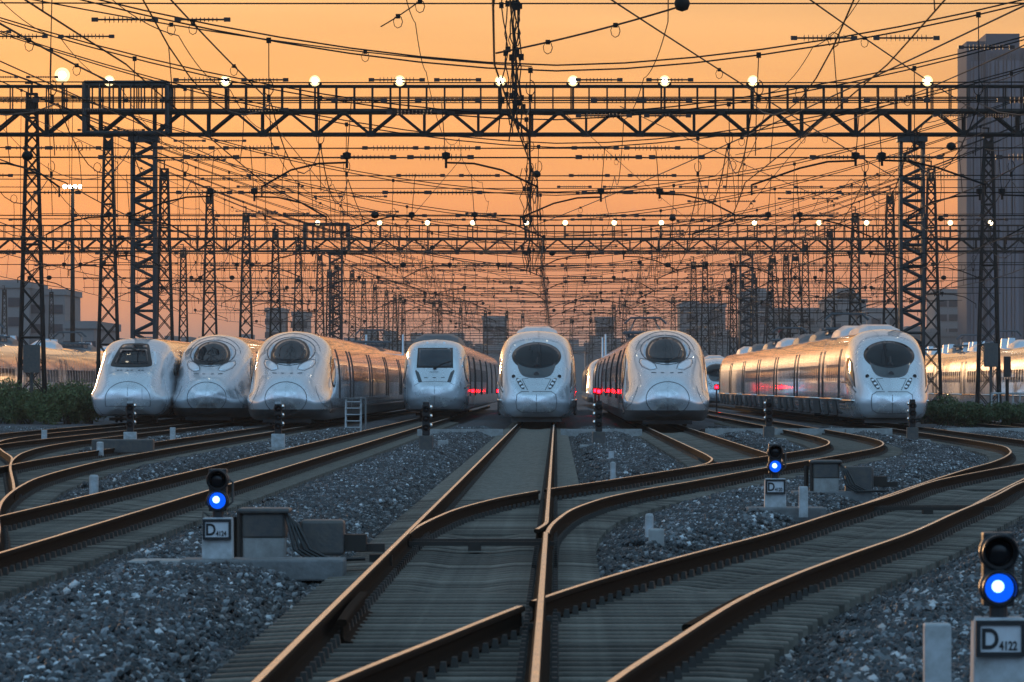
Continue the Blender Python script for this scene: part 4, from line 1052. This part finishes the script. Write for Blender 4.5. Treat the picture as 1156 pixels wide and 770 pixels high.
for i, (x, z) in enumerate(((-16.4, 9.6), (-12.6, 10.4), (-8.3, 9.1), (-3.6, 10.8), (2.2, 9.4), (6.5, 10.2), (11.0, 9.3), (15.6, 10.6))):
    rr = random.Random(90 + i); mb = MB(); ds_ = [51., 72., 93.] + allD; P = []
    for a, b in zip(ds_[:-1], ds_[1:]):
        for q in range(10): t = q / 10; P.append((x + .25 * math.sin(a) * (1 - t) + .25 * math.sin(b) * t, a + (b - a) * t, z - (b - a) ** 2 * .00055 * 4 * t * (1 - t)))
    mb.tube(P, .012, 4)
    tag(mb.build('return_wire', M['wire']), 'thin wire strung high along the yard ' + ('left of the leftmost long-nosed train', 'between the two left long-nosed trains', 'between the step ladder and the blunt train', 'left of the middle train', 'right of the middle train', 'above the empty road at right', 'left of the copper-lit train', 'above the right hedge')[i], 'return wire', 'thin wires strung along the yard')
# bundle of jumper cables hanging beside the middle overhead line
jb = empty('jumper_cables', (0, 132, 6), 'tangled bundle of jumper cables hanging above the middle train', 'cables')
for k in range(16):
    rr = random.Random(k); d = (132 if k < 9 else 210) + (k % 9) * 2.2 + rr.uniform(-1, 1); x0 = GX((577 if k < 9 else 596) + rr.uniform(-8, 9), d)
    P = [(x0 + rr.uniform(-.10, .10) + .012 * q * (1 if k % 2 else -1), d - 132, GZ(-30 if k < 9 else 190, d) - q * .42 - 6) for q in range(11)]
    mb = MB(); mb.tube(P, .017, 4)
    for q in (2, 5, 8): mb.box(P[q], (.12, .06, .16))
    mb.build('cable', M['wire'], jb)
def hanging(p, q, sag, r, label, n_=14):
    a = Vector((GX(p[0], p[2]), p[2], GZ(p[1], p[2]))); b = Vector((GX(q[0], q[2]), q[2], GZ(q[1], q[2])))
    P = [a.lerp(b, i / n_) - Vector((0, 0, sag * 4 * (i / n_) * (1 - i / n_))) for i in range(n_ + 1)]
    mb = MB(); mb.tube(P, r, 5)
    for i in (n_ // 3, 2 * n_ // 3):
        mb.tube([P[i] + Vector((.1 * math.sin(t), 0, -.12 + .14 * math.cos(t))) for t in np.linspace(0, 5.6, 8)], .010, 4); mb.box(P[i], (.1, .06, .1))
    return tag(mb.build('feeder_wire', M['wire']), label, 'feeder wire', 'slanting feeder wires')
hanging((660, -20, 120), (1010, 200, 230), .1, .022, 'thick feeder wire slanting down from the top centre to the right')
hanging((880, -25, 120), (1110, 130, 215), .1, .022, 'feeder wire slanting down to the right towards the grey tower block')
hanging((1170, 0, 110), (560, 270, 330), .3, .022, 'feeder wire slanting up to the right across the whole right half')
hanging((1180, 40, 120), (830, 175, 240), .3, .018, 'thin feeder wire falling leftward from the right edge below the thick one')
hanging((-20, 15, 110), (130, 95, 150), .05, .025, 'thick feeder wire slanting down at the top left corner')
hanging((170, -25, 110), (300, 110, 160), .05, .022, 'feeder wire slanting down from the top left over the near gantry')
hanging((-20, 60, 130), (620, 330, 480), .4, .018, 'long feeder wire falling from the left edge to the far centre')
hanging((-10, -10, 120), (600, 75, 150), .25, .018, 'feeder wire sagging from the top left corner to the centre')
hanging((1000, 250, 300), (700, 120, 190), .2, .016, 'thin feeder wire crossing behind the near gantry right of centre')
hanging((560, 60, 118), (775, 5, 110), .06, .022, 'feeder wire rising from the cable bundle to the dark line weight')
hanging((300, 130, 170), (470, 330, 420), .15, .015, 'thin feeder wire slanting down right behind the near gantry, left of centre')
hanging((930, 130, 180), (760, 330, 420), .15, .015, 'thin feeder wire slanting down left behind the near gantry, right of centre')
hanging((430, 30, 118), (500, -20, 112), .05, .015, 'short feeder wire rising to the top edge left of centre')
hanging((1110, 150, 210), (800, 260, 330), .2, .015, 'thin feeder wire running left from the tower block over the far gantry')
hanging((640, 130, 200), (780, 250, 330), .1, .014, 'thin feeder wire slanting down right from the near gantry centre')
hanging((520, 180, 230), (380, 340, 430), .1, .014, 'thin feeder wire slanting down left towards the far left gantry column')
hanging((30, 130, 200), (330, 260, 380), .2, .015, 'thin feeder wire slanting from the nearest left mast to the far gantry')
o = MB().lathe([(.0, -.17), (.12, -.13), (.17, 0), (.12, .13), (0, .17)], (GX(770, 110), 110, GZ(4, 110)), 14).build('line_weight', M['wire'], None, smooth=True); tag(o, 'dark round line weight at the top edge right of centre', 'line weight')

# ------------------------------------------------------------------ lineside equipment
def text_mesh(s, size):
    cu = bpy.data.curves.new('lettering', 'FONT'); cu.body = s; cu.size = size; cu.extrude = .002; cu.offset = size * .025
    o = bpy.data.objects.new('lettering', cu); COL.objects.link(o)
    dg = bpy.context.evaluated_depsgraph_get(); me = bpy.data.meshes.new_from_object(o.evaluated_get(dg))
    COL.objects.unlink(o); bpy.data.objects.remove(o)
    me.materials.clear(); me.materials.append(M['ink'])
    me.transform(Matrix.Rotation(R(90), 4, 'X')); return me
def dwarf_signal(x, d, z, num, label, base=(1.4, -.15), rz=0.0):
    root = empty('shunting_signal', (x, d, z), label, 'signal', 'low signals beside the tracks', rz)
    bevel(MB().box((base[1] + .1, .05, .02), (base[0], .8, .20)).build('concrete_base', M['dconc'], root), .02)
    p = MB().box((0, 0, .31), (.29, .26, .40), taper=.96).build('pedestal', M['post'], root); bevel(p, .015)
    # number plate with its black frame
    fr = MB()
    for (c, dd) in (((0, -.155, .485), (.27, .03, .025)), ((0, -.155, .315), (.27, .03, .025)), ((-.1225, -.155, .40), (.025, .03, .145)), ((.1225, -.155, .40), (.025, .03, .145))): fr.box(c, dd)
    MB().box((0, -.146, .40), (.25, .02, .165)).build('number_plate', M['sign'], root)
    fr.build('plate_frame', M['ink'], root)
    o = link('lettering', text_mesh('D', .155), root); o.location = (-.108, -.158, .346); o.scale.x = .85
    o = link('lettering', text_mesh(num, .068), root); o.location = (-.008, -.158, .338); o.scale.x = .72
    hd = MB(); hd.lathe([(.05, .0), (.05, .10)], (0, 0, .50), 12)
    hd.box((0, .03, .77), (.17, .16, .40))
    for zz in (.67, .865):
        hd.lathe([(.102, -.02), (.108, .0), (.108, .05), (.08, .10)], (0, -.05, zz), 22, axis='y')
    hb = hd.build('signal_head', M['sigblack'], root); bevel(hb, .01)
    for zz, lit in ((.67, True), (.865, False)):
        vz = MB(); P = []
        for a in np.linspace(-30, 210, 22):
            P.append([(.095 * math.cos(R(a)), -.07, zz + .095 * math.sin(R(a))), (.098 * math.cos(R(a)), -.20 + .05 * abs(math.sin(R((a - 90) / 2))), zz + .098 * math.sin(R(a))),
                      (.088 * math.cos(R(a)), -.20 + .05 * abs(math.sin(R((a - 90) / 2))), zz + .088 * math.sin(R(a))), (.085 * math.cos(R(a)), -.07, zz + .085 * math.sin(R(a)))])
        vz.grid(P, closed=True); vz.build('visor', M['sigblack'], root)
        l = MB().lathe([(.015, -.105), (.045, -.100), (.070, -.088), (.078, -.07)], (0, 0, zz), 24, axis='y').build('lens', M['blue'] if lit else M['glass'], root, smooth=True)
        if lit: MB().lathe([(.006, -.125), (.020, -.12), (.032, -.110), (.034, -.095)], (-.010, 0, zz + .010), 18, axis='y').build('lamp_core', M['bluecore'], l, smooth=True)
    MB().tube([(.07, 0, .60), (.14, 0, .66), (.14, 0, .84), (.08, 0, .90)], .012, 6).build('bracket', M['machine'], root); MB().tube([(-.08, 0, .52), (-.14, -.02, .56), (-.14, -.02, .49)], .012, 6).build('lock_handle', M['machine'], root)
    return root
def post(x, d, h, r, label, square=False, z=-.17, name='marker_post', ):
    if square: o = MB().box((0, 0, h / 2), (r * 2, r * 2, h)).build(name, M['post']); bevel(o, .012)
    else: o = MB().lathe([(r, 0), (r, h - .03), (r * .8, h - .006), (r * .3, h)], (0, 0, 0), 14).build(name, M['post'], None, smooth=False)
    o.location = (x, d, z); return tag(o, label, 'marker post', 'white posts along the tracks')
dL = 50.3; dwarf_signal(GX(246, dL), dL, -.16, '4124', 'low signal with glowing blue lamp and number plate beside the point machine left of centre', (1.54, .33))
dM = 71.5; dwarf_signal(GX(875, dM), dM, -.16, '4120', 'low signal with small glowing blue lamp between the curving tracks at right', (1.05, .05))
dR = 28.9; dwarf_signal(GX(1127, dR), dR, -.17, '4122', 'nearest low signal with blue lamp and number plate at the bottom right corner', (1.5, .1))
post(GX(1058, 28.6), 28.6, .54, .072, 'nearest white square post at the bottom edge, left of the corner signal', True, z=-.22)
post(GX(907, 71), 71, .42, .06, 'white square post right of the small blue signal', True)
post(GX(733, 58.5), 58.5, .36, .047, 'rounded white post with a small grey block at its foot, right of the middle track')
post(GX(692, 98), 98, .36, .05, 'rounded white post alone on the ballast right of the middle track')
post(GX(106, 85), 85, .34, .075, 'stout rounded white post between the two left tracks')
post(GX(113, 133), 133, .36, .09, 'rounded white post beside the left point box')
post(GX(195, 168), 168, .44, .085, 'white post before the gap between the two leftmost facing trains', True)
post(GX(50, 168), 168, .36, .085, 'white post at the far left in front of the shrubs', True)
post(GX(690, 122), 122, .26, .06, 'small square post with dark marks behind the rounded one right of the middle track', True)
o = bevel(MB().box((0, 0, .11), (.17, .13, .24)).build('foot_block', M['conc']), .02); o.location = (GX(741, 57.5), 57.5, -.18); tag(o, 'small grey concrete block at the foot of a rounded white post', 'concrete block')
o = bevel(MB().box((0, 0, .12), (.3, .2, .26)).build('foot_block', M['conc']), .02); o.location = (GX(500, 150), 150, -.2); tag(o, 'small pale block beside the far black signal left of the middle track', 'concrete block')

def point_machine(x, d, label, sc=1.0, flip=1, rod=None):
    root = empty('point_machine', (x, d, -.17), label, 'point machine', 'point machines beside the switches')
    bevel(MB().box((.1 * flip, .1, 0), (1.25, .9, .20)).build('concrete_base', M['dconc'], root), .02)
    bevel(MB().box((0, 0, .20), (.40, .42, .24)).build('lower_case', M['conc'], root), .02)
    bevel(MB().box((0, 0, .42), (.42, .44, .25)).build('upper_case', M['machine'], root), .03)
    bevel(MB().box((0, 0, .565), (.50, .52, .05)).build('lid', M['machine'], root), .02)
    bevel(MB().box((.55 * flip, .2, .30), (.42, .4, .34)).build('gear_box', M['machine'], root), .03)
    mb = MB(); mb.box((.85 * flip, .2, .25), (.25, .25, .16)); mb.box((1.0 * flip, .2, .2), (.3, .12, .08))
    if rod: mb.box((flip * (1.0 + rod / 2), .2, .10), (rod, .09, .07)); mb.box((flip * (1.0 + rod * .6), .26, .04), (rod * .8, .05, .05))
    mb.build('throw_rod', M['clip'], root)
    for k in range(4):
        s = flip
        MB().tube([(s * (.2 + .02 * k), -.22, .55 - .02 * k), (s * (.25 + .03 * k), -.3, .42), (s * (.30 + .05 * k), -.34, .2), (s * (.45 + .07 * k), -.4, .10 - .0 * k), (s * (.8 + .06 * k), -.42 + .02 * k, .11)], .016, 7).build('cable', M['cable'], root, smooth=True)
    mb = MB(); mb.bar((-.23 * flip, -.2, .1), (-.23 * flip, -.2, .58), .04); mb.bar((-.30 * flip, .1, .1), (-.30 * flip, .1, .5), .05); mb.build('side_bracket', M['clip'], root)
    return root
dP = 51.2; point_machine(GX(299, dP), dP, 'dark point machine with cables right of the blue signal left of centre', 1, 1, .22)
dQ = 84.0; point_machine(GX(932, dQ), dQ, 'dark point machine on a concrete slab in the curve at right', 1, 1, .0)
o = bevel(MB().box((0, 0, .26), (.42, .2, .52)).build('relay_box', M['machine']), .015); o.location = (GX(969, 84), 84, -.2); tag(o, 'upright dark relay box right of the point machine at right', 'relay box')
o = bevel(MB().box((0, 0, .22), (1.6, .5, .36)).build('relay_box', M['machine']), .03); o.location = (GX(139, 138), 138, -.2); tag(o, 'long low dark box beside the far left black signal', 'relay box')
o = bevel(MB().box((0, 0, .05), (1.15, .75, .16)).build('foot_block', M['conc']), .02); o.location = (GX(212, 50.6), 50.9, -.2); tag(o, 'flat pale concrete slab left of the blue signal left of centre', 'concrete slab')

def stack_signal(px, d, label, white_cap, side):
    root = empty('shunting_signal', (GX(px, d), d, -.2), label, 'signal', 'low signals beside the tracks')
    bevel(MB().box((.0, 0, .02), (1.1, .7, .14)).build('concrete_base', M['conc'], root), .02)
    bevel(MB().box((0, 0, .28), (.36, .34, .38)).build('pedestal', M['post'] if white_cap else M['machine'], root), .02)
    mb = MB(); mb.box((0, .02, .88), (.20, .2, .82)); mb.box((.0, .02, .48), (.10, .1, .1))
    hb = mb.build('signal_head', M['sigblack'], root); bevel(hb, .02)
    for zz in (.66, .90, 1.14):
        vz = MB(); P = []
        for a in np.linspace(-30, 210, 16):
            P.append([(.115 * math.cos(R(a)), -.06, zz + .115 * math.sin(R(a))), (.118 * math.cos(R(a)), -.22, zz + .118 * math.sin(R(a))), (.108 * math.cos(R(a)), -.22, zz + .108 * math.sin(R(a))), (.105 * math.cos(R(a)), -.06, zz + .105 * math.sin(R(a)))])
        vz.grid(P, closed=True); vz.build('visor', M['sigblack'], root)
        MB().lathe([(.02, -.09), (.07, -.08), (.10, -.06)], (0, 0, zz), 14, axis='y').build('lens', M['glass'], root, smooth=True)
        mb = MB(); mb.lathe([(.02, -.04), (.06, -.02), (.06, .02), (.02, .04)], (side * .13, 0, zz + .08), 8, axis='x'); mb.build('hinge', M['pale'], root)
    mb = MB(); mb.box((0, .02, 1.32), (.17, .2, .07)); mb.build('cap', M['post'] if white_cap else M['sigblack'], root)
    return root
stack_signal(147, 152, 'unlit black signal with a white cap before the leftmost facing train', True, 1)
stack_signal(314, 146, 'unlit black signal with a white cap before the train beside the step ladder', True, 1)
stack_signal(481, 141, 'unlit black signal on a dark box before the blunt train', False, 1)
stack_signal(676, 153, 'unlit black signal between the middle train and its right neighbour', False, -1)
stack_signal(868, 172, 'unlit black signal before the copper-lit flank', False, -1)
stack_signal(1030, 168, 'unlit black signal before the nose of the rightmost train', False, -1)
# red lamps between the trains
def red_lamp(x, d, z, label):
    root = empty('red_signal', (x, d, -.2), label, 'signal', 'glowing red lamps between the trains')
    mb = MB(); mb.tube([(0, 0, 0), (0, 0, z + .2)], .05, 8); mb.build('lamp_post', M['sigblack'], root)
    bevel(MB().box((0, .06, z + .2), (.3, .16, .36)).build('lamp_case', M['sigblack'], root), .02)
    MB().lathe([(.02, -.09), (.07, -.07), (.09, -.02)], (0, -.02, z + .2), 14, axis='y').build('glowing_lens', M['red'], root, smooth=True)
red_lamp(GX(672, 300), 300, GZ(441, 300), 'glowing red lamp in the gap right of the middle train')
red_lamp(2.1, 262, 1.3, 'extra red lamp added to strengthen the streak on the flank right of the middle train')  # extra lamp, added only for a stronger red streak on the paint
red_lamp(GX(809, 325), 325, GZ(437, 325), 'glowing red lamp at the far left end of the copper-lit train')
red_lamp(-3.6, 330, 1.25, 'glowing red lamp left of the middle train, shining on the blunt train flank')

# white step ladder before the third train
sl_ = empty('step_ladder', (GX(401, 208), 208, -.2), 'white steel boarding steps standing beside the third facing train', 'step ladder')
for sx in (-.36, .22):
    MB().bar((sx, -.25, 0), (sx, .1, 1.32), .06).build('stile', M['post'], sl_)
for k in range(5): MB().box((-.07, -.22 + .06 * k, .16 + .25 * k), (.56, .2, .04)).build('tread', M['post'], sl_)
mb = MB(); mb.box((.40, .3, .66), (.05, .7, 1.32)); mb.box((-.07, .35, 1.30), (.9, .7, .04)); mb.build('side_panel', M['dconc'], sl_)

# steel fence and cabinet on the right before the peach-lit train
fe = empty('fence', (GX(1140, 262), 262, -.2), 'low white rail fence behind the right hedge', 'fence')
mb = MB()
for x in np.arange(-.9, 2.6, .35): mb.bar((x, 0, 0), (x, 0, 1.45), .05)
for z in (.5, 1.4): mb.bar((-.95, 0, z), (2.6, 0, z), .06)
mb.build('rails', M['post'], fe)
cb = empty('equipment_cabinet', (GX(1137, 258), 258, -.2), 'grey cabinet on a post right of the nearest right-row mast', 'cabinet')
MB().bar((0, 0, 0), (0, 0, 2.1), .12).build('pole', M['steel'], cb); bevel(MB().box((0, 0, 2.7), (.34, .3, 1.0)).build('cabinet_box', M['column'], cb), .02)

# ------------------------------------------------------------------ shrubs
def shrub_mesh(seed, w, h, n_, leaf):
    rr = np.random.default_rng(seed); V = []; Fc = []; T = []
    cl = [(rr.uniform(-w, w) * .75, rr.uniform(-.6, .6), h * rr.uniform(.25, .8), rr.uniform(.35, .65) * h * .6) for _ in range(9)]
    b = 0
    for i in range(n_):
        c = cl[rr.integers(len(cl))]; v = rr.normal(size=3); v /= np.linalg.norm(v); r_ = c[3] * rr.uniform(.55, 1.08)
        p = np.array([c[0] + v[0] * r_ * 1.15, c[1] + v[1] * r_, max(.04, c[2] + v[2] * r_)])
        a = rr.normal(size=3); a /= np.linalg.norm(a); q = np.cross(a, rr.normal(size=3)); q /= np.linalg.norm(q)
        L = leaf * rr.uniform(.7, 1.5)
        V += [p - a * L, p + q * L * .4, p + a * L, p - q * L * .4]; Fc.append((b, b + 1, b + 2, b + 3)); b += 4
        T.append(float(np.clip(rr.normal(.35, .2) + .25 * (c[3] > .3 * h) * rr.uniform(0, 1), 0, 1)))
    return V, Fc, T
def shrub_thing(name, meshes, x, d, label, cat, group, sc=1.0, rz=0.0):
    root = empty(name, (x, d, -.2), label, cat, group, rz); root.scale = (sc, sc, sc)
    link('foliage', meshes[0], root); link('stems', meshes[1], root); return root
def shrub_proto(seed, w, h, n_, leaf, m):
    V, Fc, T = shrub_mesh(seed, w, h, n_, leaf)
    me = bpy.data.meshes.new('foliage'); me.from_pydata([tuple(v) for v in V], [], Fc); me.materials.append(m)
    a_ = me.attributes.new('tone', 'FLOAT', 'FACE'); a_.data.foreach_set('value', T)
    mb = MB(); rr = random.Random(seed)
    for k in range(7):
        a = (rr.uniform(-.3, .3) * w, rr.uniform(-.2, .2), 0); c = (rr.uniform(-.8, .8) * w, rr.uniform(-.4, .4), h * rr.uniform(.5, .8))
        mb.tube([a, ((a[0] + c[0]) / 2 + rr.uniform(-.1, .1), 0, h * .35), c], [.035, .025, .01], 5)
    return me, mb.mesh('stems', M['bark'])
SP = [shrub_proto(s, 1.1, 1.7, 5200, .07, M['leaf']) for s in range(3)]
LAB = ['rounded dark shrub at the very left edge, front row', 'rounded shrub left of the nearest left mast, front row', 'rounded shrub at the foot of the nearest left mast', 'rounded shrub right of the nearest left mast',
       'rounded shrub nearest the leftmost facing train', 'shrub at the left edge, back row before the side-on train', 'shrub behind the nearest left mast, back row', 'shrub right of the mast, back row below the side-on train', 'shrub beside the second left mast, back row']
for i, (px, d, s) in enumerate(((4, 238, 1.05), (28, 236, .95), (52, 235, .85), (76, 237, 1.0), (100, 239, 1.0), (12, 252, 1.1), (42, 254, 1.05), (70, 253, 1.15), (98, 252, 1.1))):
    shrub_thing('shrub', SP[i % 3], GX(px, d), d, LAB[i], 'shrub', 'dark shrubs at the left edge', s, R(rng.uniform(0, 360)))
HP = [shrub_proto(20 + s, 1.4, 1.15, 6000, .06, M['hedgeleaf']) for s in range(3)]
LAB = ['hedge bush touching the nose of the rightmost train', 'hedge bush just right of the rightmost train nose', 'hedge bush left of the nearest right mast', 'hedge bush at the foot of the nearest right mast', 'hedge bush below the grey cabinet', 'hedge bush at the right edge', 'hedge bush half outside the right edge']
for i, (px, d, s) in enumerate(((1052, 236, 1.25), (1066, 228, .9), (1084, 226, .9), (1102, 228, .85), (1122, 226, .9), (1143, 227, .9), (1164, 226, .9))):
    shrub_thing('hedge_bush', HP[i % 3], GX(px, d), d, LAB[i], 'hedge bush', 'hedge bushes at the right edge', s, R(rng.choice((0, 180)) + rng.uniform(-25, 25)))

# ------------------------------------------------------------------ far buildings
def building(px0, px1, top, D, label, m=None, depth=30, steps=None, wins=True, floors=3.3):
    x0, x1 = GX(px0, D), GX(px1, D); h = GZ(top, D) + 2
    root = empty('apartment_block', ((x0 + x1) / 2, D, -2), label, 'building', 'far buildings on the skyline'); w = x1 - x0
    MB().box((0, depth / 2, h / 2), (w, depth, h)).build('wall', m or M['block'], root)
    MB().box((0, depth / 2, h + .5), (w + .6, depth + .6, 1.0)).build('parapet', m or M['block'], root)
    if steps:
        for (a, b, t) in steps:
            xa, xb = GX(a, D), GX(b, D); hh = GZ(t, D) + 2 - h
            MB().box(((xa + xb) / 2 - (x0 + x1) / 2, depth / 2, h + hh / 2 + .5), (xb - xa, depth * .7, hh + 1)).build('roof_block', m or M['block'], root)
    if wins:
        n_ = max(2, int(w / 7.0)); nf = min(12, max(2, int(h / floors)))
        k = 0
        for f_ in range(nf):
            z = h - 2.4 - f_ * floors
            if z < 3: break
            for i in range(n_):
                if k >= 96: break
                o = link('window', WINM, root); o.location = (-w / 2 + w * (i + .5) / n_, -.06, z); o.scale = (1, 1, 1); k += 1
    return root
WINM = MB().box((0, 0, 0), (2.4, .2, 1.5)).mesh('window', M['winband'])
# tall tower block at the right
D = 1150; tb = empty('tower_block', (GX(1092, D), D, -2), 'very tall dark grey tower block at the right edge', 'building', 'far buildings on the skyline')
def tw(a, b, t, y, dp, nm):
    xa, xb = GX(a, D) - GX(1083, D), GX(b, D) - GX(1083, D); h = GZ(t, D) + 2
    MB().box(((xa + xb) / 2, y + dp / 2, h / 2), (xb - xa, dp, h)).build(nm, M['tower'], tb); return h
tw(1083, 1104, 46, 2, 26, 'side_wing'); tw(1104, 1142, 38, 0, 30, 'core_wall'); tw(1142, 1200, 53, 3, 26, 'side_wing')
for (px, y) in [(1089 + 4 * i, 1.7) for i in range(4)] + [(1107 + 4.6 * i, -.3) for i in range(8)] + [(1145 + 5 * i, 2.7) for i in range(8)]:
    h = GZ(58, D); MB().box((GX(px, D) - GX(1083, D), y + .1, h / 2), (.26 * (1 + (px % 3)), .5, h)).build('rib', M['rib'], tb)
for (px, y) in [(1091 + 4 * i, 1.9) for i in range(3)] + [(1109.3 + 4.6 * i, -.1) for i in range(7)] + [(1147.5 + 5 * i, 2.9) for i in range(7)]:
    mb = MB()
    for f_ in range(26): mb.box((GX(px, D) - GX(1083, D), y, 6 + f_ * 2.75), (.30, .3, 1.3))
    mb.build('window_strip', M['winband'], tb)
building(-30, 33, 325, 900, 'large grey block at the left edge, its left tall half', steps=[(-30, 20, 322)])
building(33.3, 73, 333, 903, 'large grey block at the left edge, its lower right half')
building(73.5, 106, 371, 700, 'low grey hall under the tall lamp mast', depth=40)
building(300, 318, 352, 1300, 'narrow grey tower behind the third left mast row', wins=True); building(330, 345, 356, 1320, 'narrow paler grey tower right of its narrow neighbour at left')
building(545, 571, 361, 1400, 'grey block behind the roof of the middle train, to its left'); building(673, 693, 362, 1400, 'grey block behind the roof fins right of the middle train')
building(768, 819, 347, 1250, 'long grey block right of centre behind the slim mast pair', steps=[(772, 790, 344)]); building(838, 872, 334, 1300, 'stepped grey block behind the pyramid towers, left part', steps=[(846, 866, 330)])
building(872.5, 928, 352, 1320, 'lower grey block behind the pyramid towers, right part'); building(932, 978, 342, 1280, 'grey block with a domed stepped roof right of the pyramid towers', steps=[(940, 972, 335), (946, 966, 330)])
building(979, 1020, 352, 1340, 'grey block left of the near right gantry column'); building(1056, 1084, 331, 1240, 'grey block touching the foot of the tall tower block')
LABS = ['far left low strip before the grey left block', 'behind the left mast rows', 'left of the far left gantry column', 'behind the blunt train', 'behind the middle train', 'between the centre and the far right gantry column', 'behind the copper-lit train', 'below the tall tower block']
for i, (a, b, t) in enumerate(((-40, 115, 388), (116, 240, 392), (241, 380, 394), (381, 530, 390), (531, 660, 396), (661, 800, 392), (801, 985, 386), (986, 1180, 380))):
    building(a, b, t, 1100 + i * 13, 'low hazy building row ' + LABS[i], depth=25, wins=False, steps=[(a + (b - a) * q, a + (b - a) * (q + .09), t - random.Random(i * 7 + k).uniform(2, 12)) for k, q in enumerate((.04, .2, .34, .55, .7, .86))])

# ------------------------------------------------------------------ air
USE_HAZE = True
if USE_HAZE:
    mh = bpy.data.materials.new('haze_air'); mh.use_nodes = True; nh = mh.node_tree
    for n in list(nh.nodes): nh.nodes.remove(n)
    oh = nh.nodes.new('ShaderNodeOutputMaterial'); vh = nh.nodes.new('ShaderNodeVolumePrincipled')
    vh.inputs['Color'].default_value = (.95, .86, .78, 1); vh.inputs['Density'].default_value = .00015; vh.inputs['Anisotropy'].default_value = .3
    nh.links.new(vh.outputs[0], oh.inputs['Volume'])
    hz = MB().box((0, 13000, 55), (18600, 26800, 116)).build('haze', mh); tag(hz, kind='stuff')

# ------------------------------------------------------------------ render settings
scene.render.engine = 'CYCLES'
scene.cycles.use_denoising = True
scene.cycles.max_bounces = 6; scene.cycles.diffuse_bounces = 2; scene.cycles.glossy_bounces = 3; scene.cycles.volume_bounces = 0; scene.cycles.transparent_max_bounces = 4
scene.cycles.sample_clamp_indirect = 4.0
vs = scene.view_settings
scene.display_settings.display_device = 'sRGB'
vs.view_transform = 'Standard'; vs.look = 'None'; vs.exposure = 0.0; vs.gamma = 1.0; vs.use_curve_mapping = False
